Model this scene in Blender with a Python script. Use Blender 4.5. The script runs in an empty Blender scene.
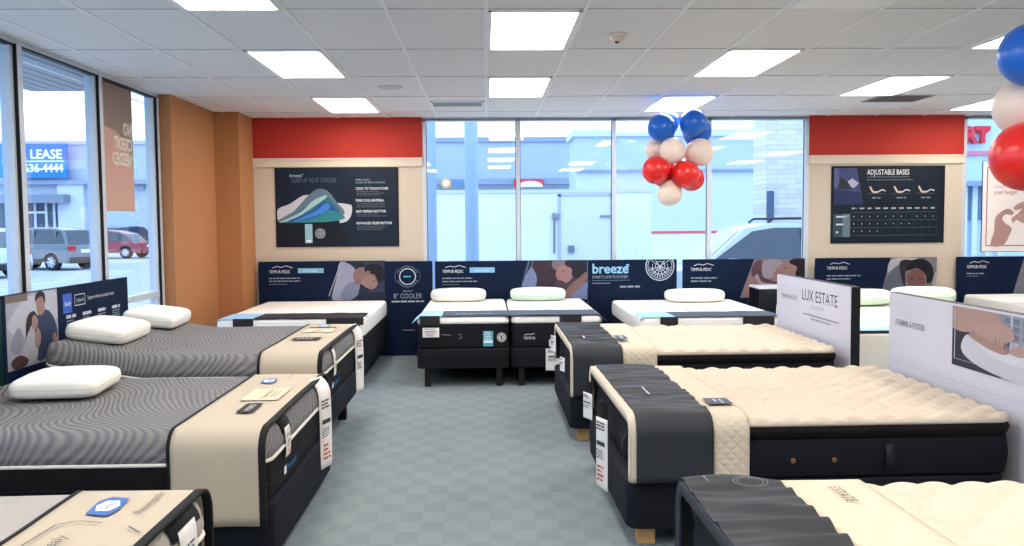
import bpy, math, random
from mathutils import Vector, Matrix, noise
PI = math.pi
random.seed(7)
scene = bpy.context.scene
COL = scene.collection

# ------------------------------------------------------------------ materials
def lin(h):
    h = h.lstrip('#')
    out = []
    for i in (0, 2, 4):
        c = int(h[i:i+2], 16) / 255
        out.append(c/12.92 if c <= .04045 else ((c+.055)/1.055)**2.4)
    return (*out, 1)

_mats = {}
def mat(hexc, rough=.6, spec=.3, metal=0., bump=0., bscale=200., name=None, mottle=0., coat=0., sheen=0.):
    key = (hexc, rough, spec, metal, bump, bscale, mottle, coat, sheen)
    if key in _mats: return _mats[key]
    m = bpy.data.materials.new(name or 'mat_' + hexc.strip('#'))
    m.use_nodes = True
    nt = m.node_tree; b = nt.nodes['Principled BSDF']
    b.inputs['Base Color'].default_value = lin(hexc)
    b.inputs['Roughness'].default_value = rough
    b.inputs['Specular IOR Level'].default_value = spec
    b.inputs['Metallic'].default_value = metal
    b.inputs['Coat Weight'].default_value = coat
    b.inputs['Sheen Weight'].default_value = sheen
    if bump or mottle:
        tc = nt.nodes.new('ShaderNodeTexCoord'); nz = nt.nodes.new('ShaderNodeTexNoise')
        nz.inputs['Scale'].default_value = bscale; nz.inputs['Detail'].default_value = 3
        nt.links.new(tc.outputs['Object'], nz.inputs['Vector'])
        if bump:
            bp = nt.nodes.new('ShaderNodeBump'); bp.inputs['Strength'].default_value = bump; bp.inputs['Distance'].default_value = .004
            nt.links.new(nz.outputs['Fac'], bp.inputs['Height']); nt.links.new(bp.outputs['Normal'], b.inputs['Normal'])
        if mottle:
            rp = nt.nodes.new('ShaderNodeValToRGB'); c = lin(hexc)
            rp.color_ramp.elements[0].position = .3; rp.color_ramp.elements[1].position = .7
            rp.color_ramp.elements[0].color = (*[x*(1-mottle) for x in c[:3]], 1)
            rp.color_ramp.elements[1].color = (*[min(1, x*(1+mottle)) for x in c[:3]], 1)
            nt.links.new(nz.outputs['Fac'], rp.inputs['Fac']); nt.links.new(rp.outputs['Color'], b.inputs['Base Color'])
    _mats[key] = m
    return m

def emis(hexc, strength, name):
    m = bpy.data.materials.new(name); m.use_nodes = True
    nt = m.node_tree; nt.nodes.clear()
    e = nt.nodes.new('ShaderNodeEmission'); o = nt.nodes.new('ShaderNodeOutputMaterial')
    e.inputs['Color'].default_value = lin(hexc); e.inputs['Strength'].default_value = strength
    nt.links.new(e.outputs[0], o.inputs[0])
    return m

def glass_mat(name, tint, refl=1.0):
    m = bpy.data.materials.new(name); m.use_nodes = True
    nt = m.node_tree; nt.nodes.clear()
    o = nt.nodes.new('ShaderNodeOutputMaterial'); mx = nt.nodes.new('ShaderNodeMixShader')
    t = nt.nodes.new('ShaderNodeBsdfTransparent'); g = nt.nodes.new('ShaderNodeBsdfGlossy'); lw = nt.nodes.new('ShaderNodeLayerWeight')
    lw.inputs['Blend'].default_value = .5
    pw = nt.nodes.new('ShaderNodeMath'); pw.operation = 'POWER'; pw.inputs[1].default_value = 5
    f = nt.nodes.new('ShaderNodeMath'); f.operation = 'MULTIPLY_ADD'; f.inputs[1].default_value = .9; f.inputs[2].default_value = .035
    nt.links.new(lw.outputs['Facing'], pw.inputs[0]); nt.links.new(pw.outputs[0], f.inputs[0])
    t.inputs['Color'].default_value = lin(tint); g.inputs['Roughness'].default_value = .01
    g.inputs['Color'].default_value = (refl, refl, refl, 1)
    nt.links.new(f.outputs[0], mx.inputs[0]); nt.links.new(t.outputs[0], mx.inputs[1]); nt.links.new(g.outputs[0], mx.inputs[2])
    nt.links.new(mx.outputs[0], o.inputs[0])
    return m

def contour_mat(name, dark, light, scale, freq, bump=.5):
    """knit fabric with flowing contour lines"""
    m = bpy.data.materials.new(name); m.use_nodes = True
    nt = m.node_tree; N = nt.nodes; L = nt.links; b = N['Principled BSDF']
    tc = N.new('ShaderNodeTexCoord'); nz = N.new('ShaderNodeTexNoise')
    nz.inputs['Scale'].default_value = scale; nz.inputs['Detail'].default_value = .4
    dt = N.new('ShaderNodeVectorMath'); dt.operation = 'DOT_PRODUCT'; dt.inputs[1].default_value = (.75*freq, .55*freq, .4*freq)
    mu = N.new('ShaderNodeMath'); mu.operation = 'MULTIPLY_ADD'; mu.inputs[1].default_value = 100
    L.new(tc.outputs['Object'], dt.inputs[0]); L.new(dt.outputs['Value'], mu.inputs[2])
    sn = N.new('ShaderNodeMath'); sn.operation = 'SINE'
    rp = N.new('ShaderNodeValToRGB'); rp.color_ramp.elements[0].position = .1; rp.color_ramp.elements[1].position = .75
    rp.color_ramp.elements[0].color = lin(dark); rp.color_ramp.elements[1].color = lin(light)
    mr = N.new('ShaderNodeMapRange'); mr.inputs['From Min'].default_value = -1
    bp = N.new('ShaderNodeBump'); bp.inputs['Strength'].default_value = bump; bp.inputs['Distance'].default_value = .012
    L.new(tc.outputs['Object'], nz.inputs['Vector']); L.new(nz.outputs['Fac'], mu.inputs[0]); L.new(mu.outputs[0], sn.inputs[0])
    L.new(sn.outputs[0], mr.inputs['Value']); L.new(mr.outputs[0], rp.inputs['Fac']); L.new(rp.outputs[0], b.inputs['Base Color'])
    L.new(mr.outputs[0], bp.inputs['Height']); L.new(bp.outputs[0], b.inputs['Normal'])
    b.inputs['Roughness'].default_value = .75; b.inputs['Specular IOR Level'].default_value = .25
    return m

def carpet_mat():
    m = bpy.data.materials.new('woven_carpet'); m.use_nodes = True
    nt = m.node_tree; N = nt.nodes; L = nt.links; b = N['Principled BSDF']
    tc = N.new('ShaderNodeTexCoord'); mp = N.new('ShaderNodeMapping'); mp.inputs['Scale'].default_value = (8, 6.2, 1)
    ck = N.new('ShaderNodeTexChecker'); ck.inputs['Scale'].default_value = 1
    ck.inputs['Color1'].default_value = lin('#79848a'); ck.inputs['Color2'].default_value = lin('#7f8a8f')
    nz = N.new('ShaderNodeTexNoise'); nz.inputs['Scale'].default_value = 260; nz.inputs['Detail'].default_value = 2
    n2 = N.new('ShaderNodeTexNoise'); n2.inputs['Scale'].default_value = 1.7
    mx = N.new('ShaderNodeMixRGB'); mx.blend_type = 'OVERLAY'; mx.inputs['Fac'].default_value = .3
    m2 = N.new('ShaderNodeMixRGB'); m2.blend_type = 'OVERLAY'; m2.inputs['Fac'].default_value = .12
    bp = N.new('ShaderNodeBump'); bp.inputs['Strength'].default_value = .4; bp.inputs['Distance'].default_value = .004
    L.new(tc.outputs['Object'], mp.inputs[0]); L.new(mp.outputs[0], ck.inputs['Vector']); L.new(tc.outputs['Object'], nz.inputs['Vector'])
    L.new(tc.outputs['Object'], n2.inputs['Vector'])
    L.new(ck.outputs['Color'], mx.inputs[1]); L.new(nz.outputs['Fac'], mx.inputs[2])
    L.new(mx.outputs[0], m2.inputs[1]); L.new(n2.outputs['Fac'], m2.inputs[2]); L.new(m2.outputs[0], b.inputs['Base Color'])
    L.new(nz.outputs['Fac'], bp.inputs['Height']); L.new(bp.outputs[0], b.inputs['Normal'])
    b.inputs['Roughness'].default_value = .95; b.inputs['Specular IOR Level'].default_value = .1
    return m

def brick_mat(name, c1, c2, mortar, sx, sy):
    m = bpy.data.materials.new(name); m.use_nodes = True
    nt = m.node_tree; N = nt.nodes; L = nt.links; b = N['Principled BSDF']
    tc = N.new('ShaderNodeTexCoord'); mp = N.new('ShaderNodeMapping'); mp.inputs['Rotation'].default_value = (PI/2, 0, 0)
    br = N.new('ShaderNodeTexBrick'); br.inputs['Scale'].default_value = 1
    br.inputs['Brick Width'].default_value = sx; br.inputs['Row Height'].default_value = sy; br.inputs['Mortar Size'].default_value = .008
    br.inputs['Color1'].default_value = lin(c1); br.inputs['Color2'].default_value = lin(c2); br.inputs['Mortar'].default_value = lin(mortar)
    L.new(tc.outputs['Object'], mp.inputs[0]); L.new(mp.outputs[0], br.inputs['Vector']); L.new(br.outputs['Color'], b.inputs['Base Color'])
    b.inputs['Roughness'].default_value = .9
    return m

_q = []
def quilt_mat():
    """cream cloth stitched in small diamonds"""
    if _q: return _q[0]
    m = bpy.data.materials.new('diamond_quilt'); m.use_nodes = True; _q.append(m)
    nt = m.node_tree; N = nt.nodes; L = nt.links; b = N['Principled BSDF']
    b.inputs['Base Color'].default_value = lin('#cdc1ae'); b.inputs['Roughness'].default_value = .85; b.inputs['Specular IOR Level'].default_value = .2
    tc = N.new('ShaderNodeTexCoord'); mul = N.new('ShaderNodeMath'); mul.operation = 'MINIMUM'
    for i, v in enumerate(((55, 45, 55), (55, -45, -55))):
        d = N.new('ShaderNodeVectorMath'); d.operation = 'DOT_PRODUCT'; d.inputs[1].default_value = v
        sn = N.new('ShaderNodeMath'); sn.operation = 'SINE'; ab = N.new('ShaderNodeMath'); ab.operation = 'ABSOLUTE'
        L.new(tc.outputs['Object'], d.inputs[0]); L.new(d.outputs['Value'], sn.inputs[0]); L.new(sn.outputs[0], ab.inputs[0]); L.new(ab.outputs[0], mul.inputs[i])
    bp = N.new('ShaderNodeBump'); bp.inputs['Strength'].default_value = .5; bp.inputs['Distance'].default_value = .006
    L.new(mul.outputs[0], bp.inputs['Height']); L.new(bp.outputs[0], b.inputs['Normal'])
    return m

# ------------------------------------------------------------------ mesh builder
class MB:
    def __init__(s): s.v = []; s.f = []; s.m = []; s.mats = []
    def mi(s, m):
        if m not in s.mats: s.mats.append(m)
        return s.mats.index(m)
    def add(s, vs, fs, m):
        o = len(s.v); k = s.mi(m)
        s.v += [tuple(p) for p in vs]
        for f in fs: s.f.append(tuple(i+o for i in f)); s.m.append(k)
        return s
    def box(s, x0, x1, y0, y1, z0, z1, m):
        v = [(x, y, z) for x in (x0, x1) for y in (y0, y1) for z in (z0, z1)]
        return s.add(v, [(0,1,3,2), (4,6,7,5), (0,4,5,1), (2,3,7,6), (0,2,6,4), (1,5,7,3)], m)
    def tube(s, p0, p1, r0, m, r1=None, n=12, caps=True):
        p0 = Vector(p0); p1 = Vector(p1); r1 = r0 if r1 is None else r1
        d = (p1-p0).normalized(); a = d.orthogonal().normalized(); b = d.cross(a)
        v = []
        for p, r in ((p0, r0), (p1, r1)):
            v += [p + (a*math.cos(2*PI*i/n) + b*math.sin(2*PI*i/n))*r for i in range(n)]
        f = [(i, (i+1) % n, n+(i+1) % n, n+i) for i in range(n)]
        if caps: f += [tuple(range(n-1, -1, -1)), tuple(range(n, 2*n))]
        return s.add(v, f, m)
    def path(s, pts, r, m, n=8):
        for a, b in zip(pts, pts[1:]): s.tube(a, b, r, m, n=n)
        return s
    def rings(s, rings, m, capa=True, capb=True):
        n = len(rings[0]); v = [p for r in rings for p in r]
        f = []
        for k in range(len(rings)-1):
            for i in range(n):
                j = (i+1) % n
                f.append((k*n+i, k*n+j, (k+1)*n+j, (k+1)*n+i))
        if capa: f.append(tuple(range(n-1, -1, -1)))
        if capb: f.append(tuple(range((len(rings)-1)*n, len(rings)*n)))
        return s.add(v, f, m)
    def lathe(s, prof, m, n=24, M=None):
        rs = []
        for r, z in prof:
            ring = [Vector((r*math.cos(2*PI*i/n), r*math.sin(2*PI*i/n), z)) for i in range(n)]
            rs.append([M @ p for p in ring] if M else ring)
        return s.rings(rs, m)
    def grid(s, fn, nu, nv, m):
        v = [fn(i/nu, j/nv) for j in range(nv+1) for i in range(nu+1)]
        f = [(j*(nu+1)+i, j*(nu+1)+i+1, (j+1)*(nu+1)+i+1, (j+1)*(nu+1)+i) for j in range(nv) for i in range(nu)]
        return s.add(v, f, m)
    def build(s, name, parent=None, smooth=40, bevel=0, solid=0, loc=None, rz=None):
        me = bpy.data.meshes.new(name); me.from_pydata(s.v, [], s.f)
        for m in s.mats: me.materials.append(m)
        me.polygons.foreach_set('material_index', s.m)
        if smooth:
            me.polygons.foreach_set('use_smooth', [True]*len(s.f))
            me.set_sharp_from_angle(angle=math.radians(smooth))
        me.update()
        o = bpy.data.objects.new(name, me); COL.objects.link(o)
        if parent: o.parent = parent
        if loc: o.location = loc
        if rz: o.rotation_euler.z = rz
        if solid:
            q = o.modifiers.new('thickness', 'SOLIDIFY'); q.thickness = solid; q.offset = -1
        if bevel:
            q = o.modifiers.new('bevel', 'BEVEL'); q.width = bevel; q.segments = 2; q.limit_method = 'ANGLE'
        return o

def thing(name, label, cat, loc=(0, 0, 0), rz=0, group=None):
    o = bpy.data.objects.new(name, None); COL.objects.link(o)
    o.empty_display_size = .1
    o.location = loc; o.rotation_euler.z = rz
    return tag(o, label, cat, group)
def tag(o, label, cat, group=None):
    o['label'] = label; o['category'] = cat
    if group: o['group'] = group
    return o
def struct(o):
    o['kind'] = 'structure'; return o

# rounded rectangle outline in XY
def rrect(cx, cy, hx, hy, r, z, na=6, ms=20):
    r = max(1e-4, min(r, hx, hy)); pts = []
    cs = [(hx-r, hy-r, 0), (-hx+r, hy-r, PI/2), (-hx+r, -hy+r, PI), (hx-r, -hy+r, 1.5*PI)]
    for k, (x, y, a0) in enumerate(cs):
        arc = [(x+r*math.cos(a0+PI/2*i/na), y+r*math.sin(a0+PI/2*i/na)) for i in range(na+1)]
        pts += arc
        nx, ny, b0 = cs[(k+1) % 4]
        q = (nx+r*math.cos(b0), ny+r*math.sin(b0)); p = arc[-1]
        for i in range(1, ms): pts.append((p[0]+(q[0]-p[0])*i/ms, p[1]+(q[1]-p[1])*i/ms))
    return [Vector((cx+x, cy+y, z)) for x, y in pts]

def slab(mb, x0, x1, y0, y1, z0, z1, m, r=.08, eb=.01, et=.03, top=None, nr=20, ms=20, bulge=0):
    """rounded block; eb/et edge radii at bottom and top; top(x,y)->dz for the upper face"""
    cx, cy, hx, hy = (x0+x1)/2, (y0+y1)/2, (x1-x0)/2, (y1-y0)/2
    R = []
    for i in range(4):
        a = PI/2*i/3; ins = eb*(1-math.sin(a)); R.append(rrect(cx, cy, hx-ins, hy-ins, r-ins, z0+eb*(1-math.cos(a)), ms=ms))
    if bulge:
        for t in (.2, .4, .6, .8):
            R.append(rrect(cx, cy, hx+bulge*math.sin(PI*t), hy+bulge*math.sin(PI*t), r, z0+eb+(z1-et-z0-eb)*t, ms=ms))
    for i in range(7):
        a = PI/2*i/6; ins = et*(1-math.cos(a)); R.append(rrect(cx, cy, hx-ins, hy-ins, r-ins, z1-et*(1-math.sin(a)), ms=ms))
    hm = min(hx, hy)
    for i in range(1, nr+1):
        ins = et+(hm-et-.01)*i/nr
        R.append(rrect(cx, cy, hx-ins, hy-ins, max(.002, r-ins), z1, ms=ms))
    if top:
        for k, ring in enumerate(R):
            for p in ring:
                w = max(0, min(1, (p.z-(z1-et))/max(et, 1e-6)))
                p.z += w*top(p.x, p.y)
    mb.rings(R, m)
    return mb

# ------------------------------------------------------------------ flat print artwork
class Art:
    """coloured shapes printed on a face. Frame: origin, unit right and up vectors (metres)."""
    def __init__(s, o, u, v):
        s.o = Vector(o); s.u = Vector(u).normalized(); s.v = Vector(v).normalized(); s.n = s.u.cross(s.v); s.h = .0012; s.mb = MB()
        s.sx = s.sy = 1; s.ox = s.oy = 0; s.dim = 1.
    def window(s, x, y, w, h): s.ox, s.oy, s.sx, s.sy = x, y, w, h; return s
    def ink(s, c):
        if s.dim == 1.: return c
        v = [int(c[i:i+2], 16) for i in (1, 3, 5)]; g = sum(v)/3
        v = [max(0, min(255, int((x*.78+g*.22)*s.dim))) for x in v]; v[2] = min(255, v[2]+6)
        return '#%02x%02x%02x' % tuple(v)
    def cut(s, name, parent):
        if s.mb.f: s.build(name, parent)
        s.mb = MB(); return s
    def P(s, x, y): return s.o + s.u*(s.ox+x*s.sx) + s.v*(s.oy+y*s.sy) + s.n*s.h
    def up(s, k=1): s.h += .0005*k; return s
    clip = None
    def poly(s, c, pts, rough=.45):
        s.up()
        if s.clip: pts = [(max(s.clip[0], min(s.clip[1], p[0])), max(s.clip[2], min(s.clip[3], p[1]))) for p in pts]
        a = sum(p[0]*q[1]-q[0]*p[1] for p, q in zip(pts, pts[1:]+pts[:1]))
        if a < 0: pts = pts[::-1]
        s.mb.add([s.P(*p) for p in pts], [tuple(range(len(pts)))], mat(s.ink(c), rough)); return s
    def rect(s, c, x0, y0, x1, y1): return s.poly(c, [(x0, y0), (x1, y0), (x1, y1), (x0, y1)])
    def ell(s, c, cx, cy, rx, ry, rot=0, n=20, a0=0, a1=360):
        rot = math.radians(rot); pts = []
        full = a1-a0 >= 360
        for i in range(n if full else n+1):
            a = math.radians(a0+(a1-a0)*i/n); x = rx*math.cos(a); y = ry*math.sin(a)
            pts.append((cx+x*math.cos(rot)-y*math.sin(rot), cy+x*math.sin(rot)+y*math.cos(rot)))
        return s.poly(c, pts)
    def blob(s, c, pts, sub=6):
        """closed Catmull-Rom outline"""
        n = len(pts); out = []
        for i in range(n):
            p0, p1, p2, p3 = [Vector(pts[(i+k-1) % n]) for k in range(4)]
            for j in range(sub):
                t = j/sub
                q = .5*((2*p1)+(p2-p0)*t+(2*p0-5*p1+4*p2-p3)*t*t+(3*p1-p0-3*p2+p3)*t**3)
                out.append((q.x, q.y))
        return s.poly(c, out)
    def ring(s, c, cx, cy, r, w, n=28, a0=0, a1=360):
        s.up(); full = a1-a0 >= 360; k = n if full else n+1; vs = []
        for i in range(k):
            a = math.radians(a0+(a1-a0)*i/n)
            for q in (r-w/2, r+w/2): vs.append(s.P(cx+q*math.cos(a), cy+q*math.sin(a)))
        fs = [(2*i, 2*i+1, 2*((i+1) % k)+1, 2*((i+1) % k)) for i in range(n)]
        s.mb.add(vs, fs, mat(c, .45)); return s
    def line(s, c, pts, w):
        for a, b in zip(pts, pts[1:]):
            d = Vector((b[0]-a[0], b[1]-a[1])); 
            if d.length < 1e-9: continue
            n = Vector((-d.y, d.x)).normalized()*w/2
            s.h -= .0005
            s.poly(c, [(a[0]-n.x, a[1]-n.y), (b[0]-n.x, b[1]-n.y), (b[0]+n.x, b[1]+n.y), (a[0]+n.x, a[1]+n.y)])
        s.up(); return s
    def bars(s, c, x, y, w, n, h, gap, jit=.35):
        """rows of unreadably small print"""
        s.up(); 
        for i in range(n):
            ww = w*(1-random.random()*jit); x0 = x
            s.h -= .0005
            while x0 < x+ww:
                k = min(h*random.uniform(2, 6), x+ww-x0)
                s.rect(c, x0, y-i*gap-h, x0+k, y-i*gap); s.h -= .0005
                x0 += k+h*.7
            s.h += .0005
        return s.up()
    def text(s, c, t, x, y, size, align='LEFT', sx=1., mirror=False, bold=0, shear=0):
        s.up()
        cu = bpy.data.curves.new('t', 'FONT'); cu.body = t; cu.size = size; cu.align_x = align; cu.offset = bold; cu.shear = shear
        cu.resolution_u = 3
        o = bpy.data.objects.new('t', cu); COL.objects.link(o)
        dg = bpy.context.evaluated_depsgraph_get(); me = bpy.data.meshes.new_from_object(o.evaluated_get(dg))
        k = -1 if mirror else 1
        vs = [s.P(x+p.co.x*sx*k, y+p.co.y) for p in me.vertices]
        s.mb.add(vs, [tuple(f.vertices) if not mirror else tuple(f.vertices)[::-1] for f in me.polygons], mat(c, .45))
        bpy.data.objects.remove(o); bpy.data.curves.remove(cu); bpy.data.meshes.remove(me); return s
    def build(s, name, parent): return s.mb.build(name, parent, smooth=0)

# ================================================================== SETTING
CEIL = 2.95
BY = 10.75           # back wall face
LX = -3.27           # left glass wall
M_ceil = mat('#e6e6e6', .9, .1, bump=.25, bscale=90, mottle=.03)
M_grid = mat('#f0f0f0', .5)
M_frame = mat('#c9d0d8', .35, .5)
M_gasket = mat('#10141a', .5)
M_cream = mat('#cdc0ae', .8, .2)
M_creamtrim = mat('#d9ccba', .6)
M_red = mat('#b5352c', .7, .25)
M_orange = mat('#b57d53', .75, .25)
M_glass = glass_mat('window_glass', '#eef7ff')

f = MB().box(-3.4, 9.2, -4.2, 11.0, -.1, 0, carpet_mat()); struct(f.build('floor', smooth=0))
c = MB().box(-3.4, 9.2, -4.2, 11.0, CEIL, CEIL+.1, M_ceil); ceil = struct(c.build('ceiling', smooth=0))
TX = lambda k: .01+.61*k
TY = lambda j: 5.35+1.22*j
g = MB()
for k in range(-6, 16):
    g.box(TX(k)-.012, TX(k)+.012, -4.2, BY, CEIL-.006, CEIL+.002, M_grid)
g2 = MB()
for j in range(-8, 5):
    g.box(LX, 9.0, TY(j)-.012, TY(j)+.012, CEIL-.0055, CEIL+.002, M_grid)
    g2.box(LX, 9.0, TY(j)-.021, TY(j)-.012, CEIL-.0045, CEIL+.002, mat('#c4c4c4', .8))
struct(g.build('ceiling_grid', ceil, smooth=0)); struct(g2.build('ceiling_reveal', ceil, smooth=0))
struct(MB().box(-3.4, 9.2, -4.3, -4.2, 0, CEIL, M_cream).build('wall_front', smooth=0))
struct(MB().box(9.0, 9.2, -4.2, 10.9, 0, CEIL, M_cream).build('wall_right', smooth=0))
# back wall piers
W = MB().box(-3.2, -.79, BY, BY+.2, 0, CEIL, M_cream); wl = struct(W.build('wall_back', smooth=0))
W = MB().box(4.06, 6.02, BY, BY+.2, 0, CEIL, M_cream); wr = struct(W.build('wall_back_pier', smooth=0))
struct(MB().box(-3.2, 9.0, BY, BY+.2, 2.915, CEIL, M_frame).build('wall_back_header', smooth=0))
struct(MB().box(-2.865, -.785, BY-.012, BY, 2.455, CEIL, M_red).build('trim_1', smooth=0))
struct(MB().box(4.055, 6.025, BY-.012, BY, 2.455, CEIL, M_red).build('trim_2', smooth=0))
for nm, a, b in (('trim_3', -2.865, -.785), ('trim_4', 4.055, 6.025)):
    t = MB().box(a, b, BY-.025, BY, 2.345, 2.452, M_creamtrim).box(a, b, BY-.035, BY, 2.43, 2.454, M_creamtrim); struct(t.build(nm, smooth=0))
# orange left return and corner pillar
W = MB().box(-3.4, -3.15, 8.78, BY+.1, 0, CEIL, M_orange); struct(W.build('wall_left', smooth=0))
W = MB().box(-3.2, -2.865, 10.15, BY+.1, 0, CEIL, M_orange); struct(W.build('wall_left_pillar', smooth=0))

def frame_window(name, x0, x1, mulls, z0, z1, y):
    w = bpy.data.objects.new(name, None); COL.objects.link(w); struct(w)
    f = MB().box(x0, x1, y, y+.1, z0, z0+.06, M_frame).box(x0, x1, y, y+.1, z1-.03, z1, M_frame)
    f.build('window_sill', w, smooth=0)
    edges = [x0+.025]+list(mulls)+[x1-.025]
    for e in edges:
        MB().box(e-.025, e+.025, y, y+.1, z0, z1, M_frame).box(e-.032, e+.032, y+.045, y+.055, z0, z1, M_gasket).build('mullion', w, smooth=0)
    for a, b in zip(edges, edges[1:]):
        MB().box(a+.025, b-.025, y+.046, y+.053, z0+.05, z1-.02, M_glass).build('glass_pane', w, smooth=0)
frame_window('window_1', -.79, 4.06, (.40, 1.60, 2.80), .02, 2.93, BY)
frame_window('window_2', 6.02, 9.0, (7.25,), .02, 2.93, BY)
# left glass wall (runs along Y)
w = bpy.data.objects.new('window_3', None); COL.objects.link(w); struct(w)
MB().box(LX-.1, LX, -4.2, 8.78, .0, .08, M_frame).box(LX-.1, LX, -4.2, 8.78, 2.915, CEIL, M_frame).box(LX-.05, LX+.001, -4.2, 8.78, 2.90, 2.916, M_gasket).box(LX-.08, LX-.01, -4.2, 8.78, .93, .99, M_frame).build('window_sill', w, smooth=0)
ml = [8.71-1.27*i for i in range(0, 10)]
for y in ml:
    q = MB().box(LX-.1, LX+.012, y-.005, y+.062, .08, 2.915, M_frame).box(LX-.012, LX+.013, y-.012, y-.004, .08, 2.915, M_gasket).box(LX-.09, LX-.012, y-.05, y-.004, .08, 2.915, M_frame)
    q.build('mullion', w, smooth=0)
for a, b in zip(ml[1:], ml):
    MB().box(LX-.058, LX-.051, a+.06, b-.03, .08, 2.915, M_glass).build('glass_pane', w, smooth=0)

# ------------------------------------------------------------------ ceiling fittings
M_lamp = emis('#fff5ea', 10., 'lamp_diffuser')
M_off = mat('#f6f8fa', .4)
lights = [(-3, -1, 1, 'nearest the camera of the three on the window side'), (-3, 1, 1, 'middle of the row on the glass wall side'), (-3, 3, 1, 'farthest on the left, above the cooling display bed'),
          (0, 0, 1, 'large, nearest above the aisle'), (0, 2, 1, 'second above the aisle, beside the air vent'),
          (3, 1, 1, 'right of the smoke detector above the cream beds'), (3, 3, 1, 'just above the hanging balloon cluster'),
          (6, 2, 1, 'in front of the red band of the right pier'), (6, 0, 1, 'beside the large blue balloon'), (9, 3, 1, 'above the hand poster window'), (3, -1, 0, '')]
for k, j, on, where in lights:
    x0, y0 = TX(k), TY(j)
    lab = ('glowing ceiling light panel, ' + where) if on else 'unlit grey ceiling light panel at the top edge of the photo'
    t = thing('ceiling_light', lab, 'ceiling light', (x0+.305, y0+.61, CEIL), 0, 'ceiling light panels')
    fr = MB()
    fr.box(-.293, .293, -.598, -.574, -.012, 0, M_grid).box(-.293, .293, .574, .598, -.012, 0, M_grid).box(-.293, -.269, -.598, .598, -.012, 0, M_grid).box(.269, .293, -.598, .598, -.012, 0, M_grid)
    fr.build('frame', t, smooth=0)
    MB().box(-.27, .27, -.575, .575, -.007, 0, M_lamp if on else M_off).build('diffuser', t, smooth=0)
for k, j in ((0, -2), (0, -4), (-3, -3), (3, -3), (6, -2), (6, -4), (9, -1), (9, 1), (-3, -5), (3, -5), (9, -3)):  # unseen panels continuing the ceiling pattern, added because the room needs their light
    x0, y0 = TX(k), TY(j)
    t = thing('ceiling_light', 'glowing ceiling light panel out of view, added to light the room', 'ceiling light', (x0+.305, y0+.61, CEIL), 0, 'ceiling lights out of view')
    MB().box(-.27, .27, -.575, .575, -.007, 0, M_lamp).build('diffuser', t, smooth=0)
M_vent = mat('#8d9298', .4, .5); M_black = mat('#14161a', .6)
t = thing('air_vent', 'silver slatted air vent in the ceiling near the back window', 'air vent', (-.305, 9.5, CEIL))
q = MB().box(-.295, .295, -.16, -.13, -.012, 0, M_grid).box(-.295, .295, .13, .16, -.012, 0, M_grid).box(-.295, -.265, -.16, .16, -.012, 0, M_grid).box(.265, .295, -.16, .16, -.012, 0, M_grid)
q.build('frame', t, smooth=0)
MB().box(-.27, .27, -.135, .135, -.003, 0, mat('#26282c', .7)).build('duct_opening', t, smooth=0)
for i in range(4):
    y = -.105+.07*i
    MB().add([(-.265, y-.02, -.004), (.265, y-.02, -.004), (.265, y+.022, -.02), (-.265, y+.022, -.02), (-.265, y-.02, -.002), (.265, y-.02, -.002), (.265, y+.022, -.016), (-.265, y+.022, -.016)],
             [(0,1,2,3), (7,6,5,4), (0,4,5,1), (2,6,7,3), (1,5,6,2), (0,3,7,4)], M_vent).build('slat', t, smooth=0)
t = thing('air_vent', 'dark grey air return grille in the ceiling before the right red band', 'air vent', (4.45, 9.25, CEIL))
MB().box(-.29, .29, -.25, .25, -.008, 0, mat('#9a9894', .6)).build('frame', t, smooth=0)
q = MB()
for i in range(9): q.box(-.26, .26, -.22+i*.05, -.195+i*.05, -.012, -.006, mat('#6d6b69', .6))
q.build('slat', t, smooth=0)
t = thing('smoke_detector', 'small white smoke detector dome on the ceiling above the aisle', 'smoke detector', (.92, 6.05, CEIL))
MB().lathe([(.075, 0), (.075, -.012), (.06, -.022)], mat('#e2dccf', .5)).build('base', t)
MB().lathe([(.052, -.02), (.05, -.036), (.03, -.05), (.008, -.054)], mat('#d8cfbf', .5)).build('dome', t)
MB().lathe([(.014, -.05), (.014, -.06), (.006, -.064)], M_black).build('sensor', t)
t = MB().lathe([(.12, 0), (.12, -.006), (.105, -.01), (.004, -.008)], mat('#c9c8c6', .7)).build('ceiling_speaker', loc=(-.91, 8.36, CEIL))
tag(t, 'flat round pale speaker grille in the ceiling near the vent', 'speaker')

# ================================================================== BEDS
M_navy = mat('#0d111d', .8, .2, bump=.3, bscale=300)
M_navy2 = mat('#11141e', .75, .2, bump=.3, bscale=220)
M_brown = mat('#131012', .85, .2, bump=.3, bscale=300)
M_char = mat('#17191e', .85, .2, bump=.3, bscale=260)
M_contour = contour_mat('contour_knit', '#6a696b', '#807d7d', 1.35, 215, .5)
M_quiltgrey = mat('#a9a39c', .85, .2, bump=.4, bscale=120, mottle=.12)
M_tuft = mat('#ccc1b0', .85, .2, bump=.25, bscale=260, mottle=.02)
M_piping = mat('#e9e3da', .7)
M_beige = mat('#bbaf9b', .85, .2, bump=.35, bscale=320, mottle=.03)
M_bind = mat('#131315', .8)
M_darkcover = mat('#282c33', .6, .35, bump=.2, bscale=300)
M_creamcover = mat('#cdc1ae', .85, .2, bump=.3, bscale=260)
M_white = mat('#f3f0ea', .7, .2, bump=.2, bscale=260)
M_pale = mat('#ecebe2', .8, .2, bump=.25, bscale=200)
M_mint = mat('#c6dccb', .8, .2, bump=.25, bscale=200)
M_wood = mat('#c69c63', .6, .3, mottle=.12, bscale=14)
M_card = mat('#f1eeea', .5)
M_slate = mat('#4c5665', .8, .2, bump=.3, bscale=300)
M_lblue = mat('#9ec8e8', .75, .2)
M_band = mat('#2a262b', .8)

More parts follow.
